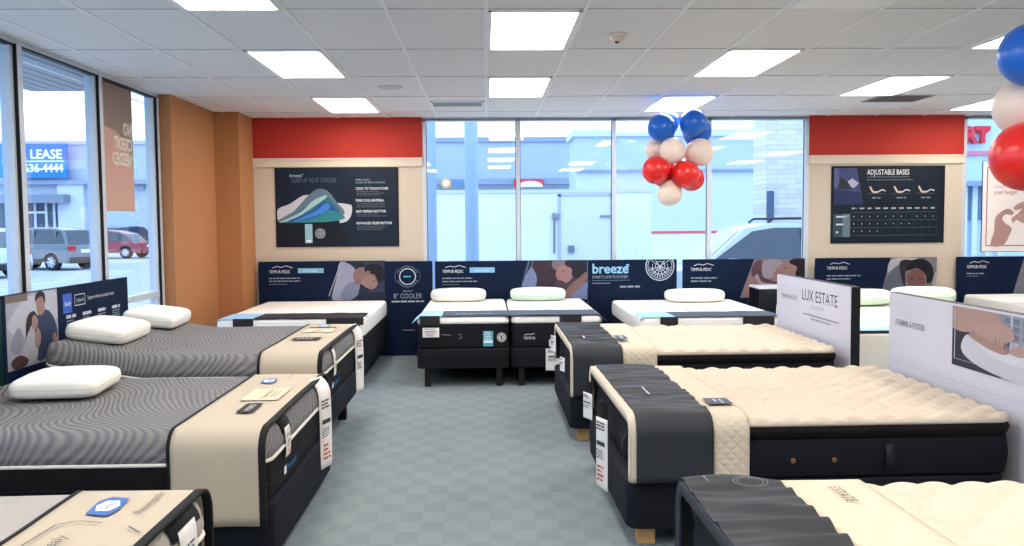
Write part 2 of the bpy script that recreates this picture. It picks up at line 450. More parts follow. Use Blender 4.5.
def loopstrip(mb, x0, x1, y0, y1, z, r, rad, m, ms=20):
    """a cord running round the mattress outline"""
    cx, cy, hx, hy = (x0+x1)/2, (y0+y1)/2, (x1-x0)/2, (y1-y0)/2
    R = []
    for i in range(8):
        a = 2*PI*i/8; o = rad*math.cos(a)
        R.append(rrect(cx, cy, hx+o, hy+o, r+o, z+rad*math.sin(a), ms=ms))
    R.append(R[0])
    mb.rings(R, m, False, False); return mb

def drape_path(hw, ztop, zbot0, zbot1, r, n=36):
    """path across the bed, y from -hw to hw: returns list of (y,z,ny,nz)"""
    P = []
    k = 8
    for i in range(k): P.append((-hw, zbot0+(ztop-r-zbot0)*i/k, -1, 0))
    for i in range(7):
        a = PI/2*i/6; P.append((-hw+r-r*math.cos(a), ztop-r+r*math.sin(a), -math.cos(a), math.sin(a)))
    for i in range(1, n): P.append((-hw+r+(2*hw-2*r)*i/n, ztop, 0, 1))
    for i in range(7):
        a = PI/2*(1-i/6); P.append((hw-r+r*math.cos(a), ztop-r+r*math.sin(a), math.cos(a), math.sin(a)))
    for i in range(1, k+1): P.append((hw, ztop-r-(ztop-r-zbot1)*i/k, 1, 0))
    return P

def drape(name, parent, path, u0, u1, m, off=0., wr=.002, wf=1., seed=0, solid=.006, nu=12, skew=0., wdir=(3, 3)):
    mb = MB(); n = len(path)-1
    def fn(a, b):
        y, z, ny, nz = path[int(round(b*n))]
        u = u0+(u1-u0)*a
        w = wr*noise.noise(Vector((u*wdir[0]*wf+seed*7.3, y*wdir[1]*wf, z*4*wf)))*2+off+(wr*.8 if wr > .004 else 0)
        hang = 1-min(1, abs(nz))
        w += hang*.004*(1+math.sin(u*22+seed))
        return Vector((u+skew*hang*(1 if y < 0 else -1), y+ny*w, z+nz*w))
    mb.grid(fn, nu, n, m)
    return mb.build(name, parent, smooth=70, solid=solid)

def bed_base(label, loc, rz, L, Wd, z0, z1, m, legs=None, group=None, blocks=None, seam=None):
    t = thing('bed_base', label, 'bed base', loc, rz, group)
    slab(MB(), 0, L, -Wd/2, Wd/2, z0, z1, m, r=.07, eb=.015, et=.015, nr=2, ms=4).build('upholstered_box', t)
    if seam:
        loopstrip(MB(), 0, L, -Wd/2, Wd/2, seam, .07, .006, mat('#0c0d10', .9), ms=4).build('seam', t)
    for (x, y, s) in (legs or []):
        MB().box(x-s, x+s, y-s, y+s, 0, z0+.01, mat('#101114', .5)).build('leg', t, bevel=.006)
    for (x, y, sx, sy) in (blocks or []):
        MB().box(x-sx, x+sx, y-sy, y+sy, 0, z0+.01, M_wood).build('wooden_foot', t, bevel=.004)
    return t

def tagcard(label, loc, rz, w, h, strap=0, r=.085, off=.008, group='hanging price tags', red=True, w_strap=None):
    """paper price card folded over the bed foot; loc = top of the foot edge; local +x points out of the foot"""
    t = thing('price_tag', label, 'price tag', loc, rz, group)
    pts = [(-r-.07+.07*i/4, off) for i in range(4)]
    pts += [(-r+(r+off)*math.sin(PI/2*i/8), -r+(r+off)*math.cos(PI/2*i/8)) for i in range(9)]
    z0 = -r; pts += [(off+.004*math.sin(PI*i/6), z0-(h+z0)*i/6) for i in range(1, 7)]
    if r < .03: pts = [(off, -h*i/8) for i in range(9)]
    cum = [0]
    for p, q in zip(pts, pts[1:]): cum.append(cum[-1]+math.dist(p, q))
    def at(d):
        for i in range(len(pts)-1):
            if d <= cum[i+1]+1e-9:
                k = (d-cum[i])/(cum[i+1]-cum[i]); return pts[i][0]+(pts[i+1][0]-pts[i][0])*k, pts[i][1]+(pts[i+1][1]-pts[i][1])*k
        return pts[-1]
    S = cum[-1]; s0 = strap
    def piece(nm, d0, d1, ww, m, th, o=0):
        n = 16
        MB().grid(lambda a, b: Vector((at(d0+(d1-d0)*b)[0]+o, -ww/2+ww*a, at(d0+(d1-d0)*b)[1]+o)), 2, n, m).build(nm, t, smooth=60, solid=th)
    if s0: piece('tag_strap', 0, s0+.02, w_strap or w*.95, M_bind, .003, -.001)
    piece('card', s0 if s0 else (.125 if r >= .03 else 0), S, w, M_card, .002, .001)
    zt = at(max(s0, S-(h-r) if r >= .03 else 0))[1]; hh = h+zt
    a = Art((off+.008, -w/2, -h), (0, 1, 0), (0, 0, 1))
    k = min(1, hh/.35)
    a.bars('#40404a', w*.12, hh*.95, w*.75, 3, hh*.022, hh*.045)
    a.rect('#3a3d48', w*.15, hh*.62, w*.85, hh*.68)
    a.cut('heading', t)
    a.bars('#5a5a66', w*.12, hh*.56, w*.75, 4, hh*.016, hh*.035); a.cut('small_print', t)
    if red: a.bars('#c0504d', w*.2, hh*.34, w*.6, 4, hh*.03, hh*.06); a.build('red_print', t)
    return t

def pillow(label, loc, rz, w, d, h, m, boxy=.45, tilt=0, m2=None, group='display pillows', roll=0):
    """loc = centre of the underside"""
    t = thing('pillow', label, 'pillow', loc, rz, group)
    t.rotation_euler.x = tilt; t.rotation_euler.y = roll
    n1, n2 = 48, 20
    sg = lambda v, e: math.copysign(abs(v)**e, v)
    R = []
    for j in range(1, n2):
        ph = -PI/2+PI*j/n2; cz = sg(math.sin(ph), .62); cr = sg(math.cos(ph), .32)
        ring = []
        for i in range(n1):
            th = 2*PI*i/n1
            x = sg(math.cos(th), boxy)*cr; y = sg(math.sin(th), boxy)*cr
            corner = abs(x*y)
            ring.append(Vector((x*w/2*(1+.02*corner), y*d/2*(1+.02*corner), h/2+cz*h/2*(1-.16*corner*(1 if cz > 0 else .5))+.004*noise.noise(Vector((x*2, y*2, cz+label.__len__()))))))
        R.append(ring)
    if m2:
        k = n2//2-1
        MB().rings(R[:k+1], m2, True, False).build('lower_cover', t, smooth=60)
        MB().rings(R[k:], m, False, True).build('upper_cover', t, smooth=60)
    else:
        MB().rings(R, m).build('pillow_case', t, smooth=60)
        # seam cord round the middle
        k = n2//2-1; q = MB(); pts = R[k]
        for a, b in zip(pts, pts[1:]+pts[:1]): q.tube(a, b, .003, mat('#d9d2c2', .8), n=5, caps=False)
        q.build('seam', t)
    return t

# ---- hybrid beds with heads on the left glass wall --------------------------------
def hybrid_mattress(label, loc, rz, L, Wd, z0, z1, top_m, group):
    t = thing('mattress', label, 'mattress', loc, rz, group)
    zs = z1-.155-z0
    slab(MB(), .02, L, -Wd/2, Wd/2, 0, zs, M_brown, r=.10, eb=.02, et=.01, nr=2, ms=6).build('lower_border', t)
    q = MB(); loopstrip(q, .02, L, -Wd/2, Wd/2, zs*.42, .10, .005, M_navy, ms=6); q.build('border_seam', t)
    top = lambda x, y: .004*noise.noise(Vector((x*3, y*3, 1)))
    slab(MB(), .015, L, -Wd/2-.003, Wd/2+.003, zs+.004, z1-z0, top_m, r=.11, eb=.015, et=.085, top=top, nr=16, ms=24, bulge=.006).build('knit_top', t)
    q = MB(); loopstrip(q, .015, L, -Wd/2, Wd/2, zs+.004, .10, .009, M_piping, ms=10); q.build('piping', t)
    return t

RZL = PI
def left_bed(blab, xf, yc, Wd, zb, z0, z1, legs, cover_u, which, top_m=M_contour, hang=.2, cap=None):
    loc = (xf, yc, 0)
    bb = bed_base(blab, loc, RZL, 1.98, Wd, zb, z0-.002, M_navy,
             legs=[(x, y, .035) for x in (.14, 1.8) for y in (-Wd/2+.16, Wd/2-.16)] if legs else [(x, y, .04) for x in (.3, 1.7) for y in (-.4, .4)], group='hybrid bed bases')
    m = hybrid_mattress(which, (xf, yc, z0), RZL, 2.0, Wd, z0, z1, top_m, 'hybrid mattresses on the window side')
    if legs:            # adjustable bed with its head end raised
        for o in list(m.children)+[c for c in bb.children if c.name.startswith('upholstered')]:
            for v in o.data.vertices:
                k = max(0, v.co.x-1.2)
                v.co.x -= .2*k
                v.co.z += .105*k/.8*(1 if o.parent is m else max(0, min(1, (v.co.z-zb)/(z0-zb))))
    # blue brand mark on the foot border
    a = Art((.016, -Wd/2, 0), (0, -1, 0), (0, 0, 1)); a.o = Vector((.017, 0, 0))
    a.rect('#e8ecf2', -.45, .05, -.40, .09); a.text('#2f6fb8', 'Posturepedic', -.38, .055, .045, sx=.9)
    # viewer stands off the foot (local -x side): right = local -y
    a.build('brand_mark', m)
    return m

def foot_cover_left(label, xf, yc, Wd, z1, u0, u1, zbot, group='beige foot covers'):
    t = thing('foot_cover', label, 'foot cover', (xf, yc, 0), RZL, group)
    P = drape_path(Wd/2+.022, z1+.012, zbot, zbot+.05, .10)
    drape('cloth', t, P, u0, u1, M_beige, wr=.0025, seed=xf*10+yc, solid=.006, wdir=(2, 2))
    drape('foot_binding', t, P, u0-.004, u0+.028, M_bind, off=.004, wr=.0022, seed=xf*10+yc, solid=.012, nu=3, wdir=(2, 2))
    drape('head_binding', t, P, u1-.010, u1+.006, M_bind, off=.003, wr=.0022, seed=xf*10+yc, solid=.010, nu=2, wdir=(2, 2))
    return t

# L2, L3, L1  (head on the left, foot on the aisle)
Y2, Z2 = 4.77, .68
left_bed('dark bed base of the middle bed on the window side', -1.02, Y2, 1.54, .06, .33, Z2, False, None, 'grey contour knit mattress in the middle of the window side, one pillow on it')
Y3, Z3 = 6.53, .785
left_bed('dark bed base on legs of the farther window side bed', -1.09, Y3, 1.68, .24, .43, Z3, True, None, 'grey contour knit mattress farther back on the window side, two pillows on it')
Y1, Z1 = 2.40, .68
left_bed('dark bed base of the nearest bed on the window side', -1.02, Y1, 1.52, .06, .33, Z1, False, None, 'grey quilted mattress nearest on the window side, mostly cut by the bottom edge', top_m=M_quiltgrey)
cov2 = foot_cover_left('beige foot cover with dark binding over the middle window side bed', -1.02, Y2, 1.54, Z2, .022, .47, .19)
cov3 = foot_cover_left('beige foot cover on the far window side bed before the white display bed', -1.09, Y3, 1.68, Z3, .008, .425, .42)
cov1 = foot_cover_left('beige foot cover with blue oval logo on the nearest window side bed', -1.02, Y1, 1.52, Z1, .015, .46, .19)

def cover_art_left(t, ztop, items):
    # read from the foot: right = +world Y -> local -y ; up = towards head = local +x
    a = Art((0, 0, ztop+.0165), (0, -1, 0), (1, 0, 0)); items(a); a.build('printed_label', t)
def logo(a, x, y, s):
    a.poly('#3d68b0', [(x-s*1.2, y-s*.45), (x-s*.55, y-s*.62), (x+s*.9, y-s*.5), (x+s*1.15, y+s*.3), (x+s*.6, y+s*.62), (x-s*.9, y+s*.5)])
    a.poly('#f2f0ea', [(x-s*.62, y-s*.3), (x, y-s*.48), (x+s*.62, y-s*.22), (x+s*.62, y+s*.28), (x, y+s*.46), (x-s*.62, y+s*.22)])
    a.text('#5a5348', 'Sealy', x, y-s*.16, s*.5, align='CENTER', shear=.3)
def items2(a):
    logo(a, .45, .31, .075); a.cut('brand_logo', cov2); a.text('#6a6aa0', 'Posturepedic', .50, .20, .03); a.cut('script_print', cov2)
    a.rect('#b9ab8f', -.14, .115, .20, .325); a.rect('#d8c9ac', -.135, .125, .195, .32); a.text('#7a6f5c', 'Posturepedic', .03, .20, .05, align='CENTER'); a.bars('#9a8d75', -.06, .18, .2, 2, .008, .02); a.cut('sewn_patch', cov2)
    a.rect('#1b1b20', -.45, .17, -.22, .255); a.text('#d8d8d8', 'HYBRID', -.335, .195, .045, align='CENTER')
cover_art_left(cov2, Z2, items2)
def items3(a):
    logo(a, .60, .26, .075); a.cut('brand_logo', cov3); a.rect('#2b2b30', .44, .14, .50, .36); a.cut('dark_stripe', cov3)
    a.rect('#b9ab8f', .16, .12, .42, .36); a.rect('#d8c9ac', .165, .13, .415, .35); a.bars('#7a6f5c', .2, .28, .18, 3, .01, .03); a.cut('sewn_patch', cov3)
    a.rect('#1b1b20', -.28, .14, -.14, .34); a.bars('#d8d8d8', -.26, .3, .1, 4, .008, .03)
cover_art_left(cov3, Z3, items3)
def items1(a):
    logo(a, .51, .275, .085); a.cut('brand_logo', cov1); a.text('#4a4438', 'Posturepedic', .42, .13, .042, shear=.2); a.cut('script_print', cov1)
    a.line('#4a4438', [(.06, .38), (.33, .36), (.36, .30), (.34, .22)], .006); a.text('#5a5348', 'Sealy', .16, .27, .06, align='CENTER', shear=.3)
    a.line('#4a4438', [(.30, .12), (.24, .06)], .006)
cover_art_left(cov1, Z1, items1)

# price cards on those beds (out of the foot = +X)
M0 = 0
tagcard('long white price card at the far foot corner of the middle window side bed', (-1.034, 5.26, Z2), -.30, .15, .53, off=.032)
tagcard('small white price card beside the beige cover of the middle window side bed', (-1.034, 4.36, Z2), 0, .10, .21, strap=.19, w_strap=.16)
tagcard('long white price card hanging at the far corner of the farther window side bed', (-1.104, 7.16, Z3), -.30, .15, .54, off=.032, red=False)
tagcard('small white price card on the foot of the farther window side bed', (-1.104, 6.13, Z3), 0, .09, .22, strap=.16, red=False)
tagcard('white price card with red print on the nearest window side bed', (-1.034, 2.90, Z1), 0, .16, .5, strap=.18, w_strap=.26)

# pillows on the left beds
pillow('cream block pillow alone on the middle window side bed', (-2.42, 4.98, Z2+.008), PI/2+.12, .52, .46, .13, M_pale, .22)
pillow('white block pillow nearer of the two on the far window side bed', (-2.70, 6.18, Z3+.055), PI/2+.06, .60, .40, .14, M_pale, .22, tilt=.13)
pillow('white block pillow farther of the two, by the orange wall', (-2.68, 7.03, Z3+.056), PI/2+.10, .60, .40, .14, M_pale, .22, tilt=.13)

# ---- headboard panels on the left --------------------------------------------------
M_panel = mat('#081a36', .6, .15)
M_paneledge = mat('#0b0e14', .6)
def vpanel_left(label, y0, y1, z0, z1, x=-3.115):
    t = thing('headboard_panel', label, 'headboard panel', (x, (y0+y1)/2, 0))
    MB().box(-.03, 0, -(y1-y0)/2, (y1-y0)/2, z0, z1, M_panel).build('board', t, smooth=0, bevel=.002)
    a = Art((.0, -(y1-y0)/2, 0), (0, 1, 0), (0, 0, 1))
    return t, a
t, a = vpanel_left('navy headboard panel with a photo of a couple at the glass wall', 5.60, 7.53, 0, 1.20)
a.window(.03, .70, .67, .495); a.clip = (0, 1, 0, 1); a.dim = .84
a.rect('#b7bcc9', 0, 0, 1, 1)
a.blob('#d6d9e2', [(.02, .6), (.3, .9), (.55, .97), (.97, .95), (.97, .55), (.6, .5), (.3, .4)])
a.blob('#9aa2b5', [(.05, .3), (.2, .55), (.3, .4), (.2, .2)])
a.rect('#8a7a6a', 0, .9, .4, 1.0)
a.blob('#3c4c6c', [(.55, .05), (.5, .4), (.6, .68), (.78, .72), (.93, .55), (.97, .3), (.8, .22), (.72, .05)])     # his shirt
a.blob('#bd8f7a', [(.58, .72), (.56, .88), (.64, .95), (.72, .88), (.72, .72), (.65, .66)])                         # his face
a.blob('#2a2020', [(.54, .86), (.56, .97), (.66, 1.0), (.74, .94), (.73, .82), (.68, .92), (.58, .9)])              # hair
a.blob('#3a2822', [(.34, .45), (.38, .68), (.50, .74), (.58, .64), (.52, .56), (.42, .52), (.36, .32)])             # her hair
a.blob('#c79a86', [(.46, .52), (.47, .66), (.54, .67), (.58, .57), (.53, .49)])                                      # her face
a.blob('#cfd3dc', [(.24, .05), (.32, .35), (.42, .5), (.52, .42), (.56, .2), (.50, .06)])                            # her top
a.blob('#c79a86', [(.52, .22), (.50, .38), (.56, .50), (.62, .40), (.60, .26)])                                      # hand
a.blob('#c0917c', [(.86, .32), (.93, .36), (.98, .12), (.90, .06)])                                                  # his forearm
a.blob('#5a4038', [(.05, .12), (.2, .18), (.36, .1), (.3, .02), (.1, .02)])
a.build('photo_print', t)
a = Art((.0, -(7.53-5.60)/2, 0), (0, 1, 0), (0, 0, 1))
a.rect('#2f5fbe', .78, 1.00, .92, 1.145); a.text('#e8edf6', 'Sealy', .85, 1.055, .05, align='CENTER', shear=.3); a.cut('brand_logo', t)
a.line('#cfd6e4', [(.965, 1.045), (1.13, 1.045), (1.13, 1.125), (.965, 1.125), (.965, 1.045)], .006); a.text('#cfd6e4', 'Hybrid', 1.047, 1.07, .04, align='CENTER')
a.text('#cfd6e4', 'Support where you need it most', 1.17, 1.075, .042, sx=.85); a.cut('heading', t)
for k in range(4):
    a.bars('#c3cad8', .82+.255*k, .985, .15, 1, .025, .03, 0); a.bars('#8d97ab', .82+.255*k, .945, .15, 3, .009, .02); a.cut('feature_text', t)
a.build('lettering', t)
t, a = vpanel_left('dark green black headboard panel at the left picture edge', 3.75, 5.585, 0, 1.20)
MB().box(-.002, .003, -.915, .915, .02, 1.18, mat('#0f2a2e', .4)).build('board_face', t, smooth=0)
a.text('#c8d0dc', 'Sealy', .2, .95, .14); a.bars('#8d97ab', .2, .88, .7, 3, .012, .03)
a.h = .006; a.build('lettering', t)

# ---- back-wall foam beds -----------------------------------------------------------
RZB = PI/2     # local x -> world +Y (towards head), local y -> world -X
def foam_mattress(label, loc, Wd, z0, zm, z1, L=2.0, group='white foam mattresses along the back wall', tilt=0):
    t = thing('mattress', label, 'mattress', loc, RZB, group)
    slab(MB(), 0, L, -Wd/2, Wd/2, 0, zm-z0, M_char, r=.06, eb=.015, et=.008, nr=2, ms=6).build('dark_border', t)
    slab(MB(), -.004, L+.004, -Wd/2-.004, Wd/2+.004, zm-z0+.002, z1-z0, M_white, r=.07, eb=.01, et=.035, nr=6, ms=8, bulge=.003).build('white_top', t)
    return t
def foam_cover(label, loc, Wd, z1, u0, u1, m, flaps, blue=.3, over=.03):
    """strap band lying across the foot, light blue at its left end, dark flaps hanging down"""
    t = thing('foot_cover', label, 'foot cover', loc, RZB, 'bands across the foam beds')
    n = 40; hw = Wd/2+over
    def fn(y0, y1):
        return lambda a, b: Vector((u0+(u1-u0)*a, y0+(y1-y0)*b, z1+.008+.004*noise.noise(Vector((a*2, (y0+(y1-y0)*b)*6, 3)))-.05*max(0, abs(y0+(y1-y0)*b)-Wd/2+.03)/.06))
    MB().grid(fn(-hw, hw-blue), 6, n, m).build('band', t, smooth=60, solid=.006)
    MB().grid(fn(hw-blue, hw), 6, 12, M_lblue).build('blue_end', t, smooth=60, solid=.006)
    for y0, y1, h, fm in flaps:
        MB().grid(lambda a, b: Vector((-.012 if a > .25 else u0*(1-a/.25)-.012*a/.25, y0+(y1-y0)*b, z1+.006-(.0 if a < .25 else h*(a-.25)/.75))), 8, 4, fm).build('flap', t, smooth=30, solid=.004)
    return t
FY = 8.58
# B1 left
bed_base('black base under the left foam bed beside the orange pillar', (-1.965, FY, 0), RZB, 1.98, 1.44, .13, .395, M_char, legs=[(.2, -.55, .03), (.2, .55, .03), (1.7, .55, .03), (1.7, -.55, .03)], group='dark bases along the back wall')
foam_mattress('white foam mattress in the back left corner by the orange pillar', (-1.965, FY, .397), 1.46, .397, .52, .70)
foam_cover('dark band with blue end across the back left foam bed', (-1.965, FY, 0), 1.46, .70, .0, .5, M_band, [(.36, .56, .09, M_band), (-.73, -.36, .07, M_band)], blue=.36, over=.0)
# B2 split pair on legged adjustable bases
for sx, lab in ((-.245, 'left half of the split pair'), (.70, 'right half of the split pair')):
    lg = [(.06, y, .03) for y in (-.36, .36)]+[(1.8, y, .03) for y in (-.36, .36)]
    bed_base('charcoal adjustable base on black legs, '+lab, (sx, FY-.02, 0), RZB, 1.98, .93, .185, .385, M_char, legs=lg, group='charcoal adjustable bases', seam=.31)
    t = foam_mattress('white topped foam mattress, '+lab+' before the sleeping man panel', (sx, FY, .39), .915, .39, .632, .705)
    if sx < 0:
        a = Art((-.002, 0, 0), (0, -1, 0), (0, 0, 1)); a.rect('#58a8c0', .20, .015, .30, .17); a.bars('#d6edf5', .215, .16, .07, 4, .010, .022); a.rect('#e9eef2', .205, .05, .295, .075); a.build('teal_tag', t)
        a = Art((-.002, 0, 0), (0, -1, 0), (0, 0, 1)); a.ring('#d9dde2', .385, .105, .042, .008); a.ell('#d9dde2', .385, .105, .032, .032); a.line(M_char and '#23262b', [(.36, .085), (.41, .125)], .008); a.line('#23262b', [(.36, .125), (.41, .085)], .008); a.line('#23262b', [(.385, .075), (.385, .135)], .006); a.build('emblem', t)
        a = Art((-.002, 0, 0), (0, -1, 0), (0, 0, 1)); a.line('#8a9098', [(-.22, .14), (-.12, .13)], .006); a.line('#8a9098', [(-.05, .10), (-.02, .10), (-.02, .14), (-.05, .14)], .005); a.build('lettering', t)
    else:
        a = Art((-.002, 0, 0), (0, -1, 0), (0, 0, 1)); a.text('#d9dde2', 'TEMPUR', -.34, .08, .04, sx=.8); a.line('#d9dde2', [(-.33, .125), (-.29, .135), (-.27, .128), (-.23, .14)], .006); a.build('lettering', t)
t = foam_cover('slate grey band lying across both halves of the split pair', (.225, FY, 0), 1.86, .708, .0, .5, M_slate, [(.70, .90, .10, M_band), (-.55, -.10, .0, M_band), (-.72, -.5, .13, M_band)], blue=.30, over=.05)
a = Art((.14, 0, .7225), (0, -1, 0), (1, 0, 0)); a.text('#c8d3e2', 'TEMPUR-breeze', -.58, -.05, .06); a.build('lettering', t)
def smallcard(label, loc, w, h, red=True): return tagcard(label, loc, -PI/2, w, h, r=.02, red=red)
smallcard('pale printed card hanging on the left corner of the split pair', (-.565, FY-.02, .60), .165, .095)
smallcard('upper white price card on the right half of the split pair', (.62+.06, FY-.02, .47), .13, .07, False)
smallcard('long white price card hanging below the right half of the split pair', (.66, FY-.04, .38), .16, .22, False)
# B3
bed_base('black base under the foam bed right of the split pair', (2.28, FY, 0), RZB, 1.98, 1.46, .13, .395, M_char, legs=[(.2, -.55, .03), (.2, .55, .03), (1.7, .55, .03), (1.7, -.55, .03)], group='dark bases along the back wall')
foam_mattress('white foam mattress with one pillow, behind the far cream bed', (2.28, FY, .397), 1.48, .397, .50, .672)
foam_cover('grey band with blue end across the foam bed behind the far cream bed', (2.28, FY, 0), 1.48, .672, .0, .5, M_slate, [(.36, .54, .11, M_band), (-.62, -.30, .11, M_band)], blue=.36, over=.0)
# B4 adjustable, slightly raised at the head
t4 = (4.26, 7.75, 0)
bed_base('low black base under the wide foam bed behind the white panels', t4, RZB, 1.98, 1.88, .06, .195, M_char, legs=[(.2, -.8, .03), (.2, .8, .03), (1.7, .8, .03), (1.7, -.8, .03)], group='dark bases along the back wall')
b4 = foam_mattress('wide foam mattress with two pillows, seen between the white panels', (4.26, 7.75, .20), 1.92, .20, .23, .615); b4.rotation_euler.x = 0
b4.rotation_mode = 'XYZ'; b4.rotation_euler = (0, -math.radians(2.6), RZB)
c4 = foam_cover('black and blue band on the wide foam bed between the white panels', (4.26, 7.75, 0), 1.92, .618, .0, .36, M_band, [(.55, .93, .055, M_band)], blue=.62, over=.0)
# B5
bed_base('black base under the foam bed at the far right', (6.72, FY, 0), RZB, 1.98, 1.5, .13, .395, M_char, legs=[(.2, -.55, .03), (.2, .55, .03), (1.7, .55, .03), (1.7, -.55, .03)], group='dark bases along the back wall')
foam_mattress('white foam mattress at the far right below the hand poster', (6.72, FY, .397), 1.52, .397, .52, .70)
t = thing('leaflet', 'pink and white leaflet lying on the far right foam bed', 'leaflet', (6.12, 9.42, .702))
MB().box(-.16, .16, -.10, .10, 0, .003, M_card).build('sheet', t, smooth=0)
a = Art((-.16, -.1, .003), (1, 0, 0), (0, 1, 0)); a.rect('#d98a96', .03, .03, .29, .12); a.bars('#8a6a70', .05, .17, .2, 2, .01, .02); a.build('print', t)
t = tag(MB().box(6.32, 7.2, 9.0, 9.42, .704, .722, M_band).build('folded_mat', smooth=0, bevel=.006), 'dark folded mat on the far right foam bed beside the leaflet', 'mat')

# pillows on back beds
def bolster(label, x, y, z, w=.62, rz=0, tilt=0, m2=None, d=.38, h=.15): return pillow(label, (x, y, z), rz, w, d, h, M_pale, .55, tilt, m2)
bolster('white bolster pillow on the left half of the split pair', -.345, 10.33, .708, .66)
bolster('white bolster pillow with mint underside on the right half of the split pair', .61, 10.33, .708, .66, m2=M_mint)
bolster('white bolster pillow on the foam bed behind the far cream bed', 2.50, 10.28, .676, .70)
bolster('cream pillow with mint underside partly behind the estate panel', 4.16, 9.45, .70, .66, m2=M_mint, h=.17)
bolster('cream pillow with mint underside, under the dark haired sleeper photo', 4.87, 9.45, .70, .66, m2=M_mint, h=.19)

# nightstand
t = thing('nightstand', 'small black nightstand with a pale top beside the foam bed', 'nightstand', (3.38, 10.2, 0))
MB().box(-.18, .18, -.2, .2, .835, .86, mat('#d7dbe0', .3)).build('table_top', t, smooth=0, bevel=.004)
MB().box(-.15, .165, -.17, .19, .35, .835, mat('#0d1016', .3, .5)).build('cabinet', t, smooth=0)
for x in (-.155, .155):
    for y in (-.18, .18): MB().box(x-.02, x+.02, y-.02, y+.02, 0, .836, M_black).build('leg', t, smooth=0)
MB().box(-.13, .13, -.182, -.171, .62, .8, mat('#161a22', .3)).build('drawer', t, smooth=0, bevel=.003)

# ---- cream tufted beds on the right ------------------------------------------------
def tuft(px, py, h):
    def fn(x, y):
        u = x/px; v = y/py
        a = math.sin(PI*(u+v)); b = math.sin(PI*(u-v))
        return h*(math.sqrt(abs(a*b)+.004)-.75)+.004*noise.noise(Vector((x*4, y*4, 2)))
    return fn
def tufted_mattress(label, loc, rz, L, Wd, z0, z1, pitch, amp, ms=92, nr=44):
    t = thing('mattress', label, 'mattress', loc, rz, 'cream tufted mattresses')
    H = z1-z0
    slab(MB(), .02, L, -Wd/2+.01, Wd/2-.01, 0, H-.105, M_navy2, r=.09, eb=.02, et=.02, nr=2, ms=8, bulge=.006).build('body_border', t)
    slab(MB(), .012, L+.005, -Wd/2, Wd/2, H-.112, H-.03, M_brown, r=.10, eb=.025, et=.02, nr=2, ms=8, bulge=.006).build('pillow_top_border', t)
    slab(MB(), .01, L+.006, -Wd/2-.002, Wd/2+.002, H-.045, H, M_tuft, r=.10, eb=.012, et=.03, top=tuft(pitch, pitch, amp), nr=nr, ms=ms).build('tufted_top', t)
    for x in (.81, 1.02):
        MB().lathe([(.0135, 0), (.0135, .004), (.008, .007), (.002, .006)], mat('#8a6248', .35, .5, metal=.4), n=14, M=Matrix.Translation((x, -Wd/2+.008, H*.30)) @ Matrix.Rotation(PI/2, 4, 'X')).build('button', t)
    for x in (.30, 1.30):
        MB().grid(lambda a, b: Vector((x-.022+.044*a, -Wd/2+.004-.022*math.sin(b*PI), .03+(H-.17)*b)), 2, 10, mat('#171b24', .6, .3)).build('handle', t, smooth=60, solid=.004)
    for y in (-.45, .45):
        MB().grid(lambda a, b: Vector((.02-.022*math.sin(b*PI), y-.022+.044*a, .03+(H-.17)*b)), 2, 10, mat('#171b24', .6, .3)).build('handle', t, smooth=60, solid=.004)
    return t
def foot_cover_right(label, loc, rz, Wd, z1, zbot, u1, u2, wr, seed, trim=.012, wy=18, facing=None):
    t = thing('foot_cover', label, 'foot cover', loc, rz, 'dark foot covers on the cream beds')
    P = drape_path(Wd/2+.02, z1+.03, zbot, zbot+.04, .09, n=110)
    if trim: drape('edge_trim', t, P, -.016, trim, M_creamcover, off=.003, wr=.001, seed=seed, nu=4, solid=.009)
    drape('dark_band', t, P, trim-.003 if trim else -.022, u1, M_darkcover, wr=wr, seed=seed, nu=26, solid=.006, wdir=(3.2, wy))
    drape('quilted_band', t, P, u1+.001, u2, quilt_mat(), off=-.003, wr=.0015, seed=seed+3, nu=8, solid=.006)
    # pale facing on the foot edge
    mb = MB(); n = len(P)-1
    def fn(a, b):
        y, z, ny, nz = P[int(round(b*n))]
        return Vector((-.016-.006*math.sin(a*PI), y-ny*(.052*a-.002), z-nz*(.052*a-.002)))
    mb.grid(fn, 3, n, facing or M_creamcover); mb.build('foot_facing', t, smooth=60, solid=.004)
    return t
def right_bed(xf, yc, Wd, rz, z1, which, blab, L=1.95, pitch=.16, amp=.026, seed=1, u1=.27, u2=.45, wr=.007, zb=.10, zm=.345):
    loc = (xf, yc, 0)
    bed_base(blab, (xf-.03*math.cos(rz), yc-.03*math.sin(rz), 0), rz, L, Wd-.01, zb, zm-.002, M_navy2,
             blocks=[(.11, -Wd/2+.12, .045, .045), (.11, Wd/2-.12, .045, .045), (1.7, -Wd/2+.15, .045, .045), (1.7, Wd/2-.15, .045, .045)], group='navy foundations')
    m = tufted_mattress(which, (xf, yc, zm), rz, L, Wd, zm, z1, pitch, amp)
    return m
R2 = dict(xf=.715, yc=4.97, Wd=1.52, rz=.01, z1=.655)
R1 = dict(xf=.638, yc=7.08, Wd=1.52, rz=.0, z1=.69)
R3 = dict(xf=.735, yc=2.38, Wd=1.52, rz=.01, z1=.665)
right_bed(**R2, which='cream tufted mattress in the middle of the right row', blab='navy foundation of the middle bed in the right row')
right_bed(**R1, which='cream tufted mattress farthest in the right row, before the estate panel', blab='navy foundation of the farthest bed in the right row', L=1.99)
right_bed(**R3, which='cream tufted mattress nearest in the right row at the bottom edge', blab='navy foundation of the nearest bed in the right row', pitch=.27, amp=.036)
def rc(lab, d, seed, **k): return foot_cover_right(lab, (d['xf'], d['yc'], 0), d['rz'], d['Wd'], d['z1'], .35, k.get('u1', .27), k.get('u2', .45), k.get('wr', .008), seed, k.get('trim', .012), k.get('wy', 18), k.get('facing'))
c2 = rc('charcoal foot cover with cream edge on the middle right bed', R2, 1, u1=.395, u2=.58)
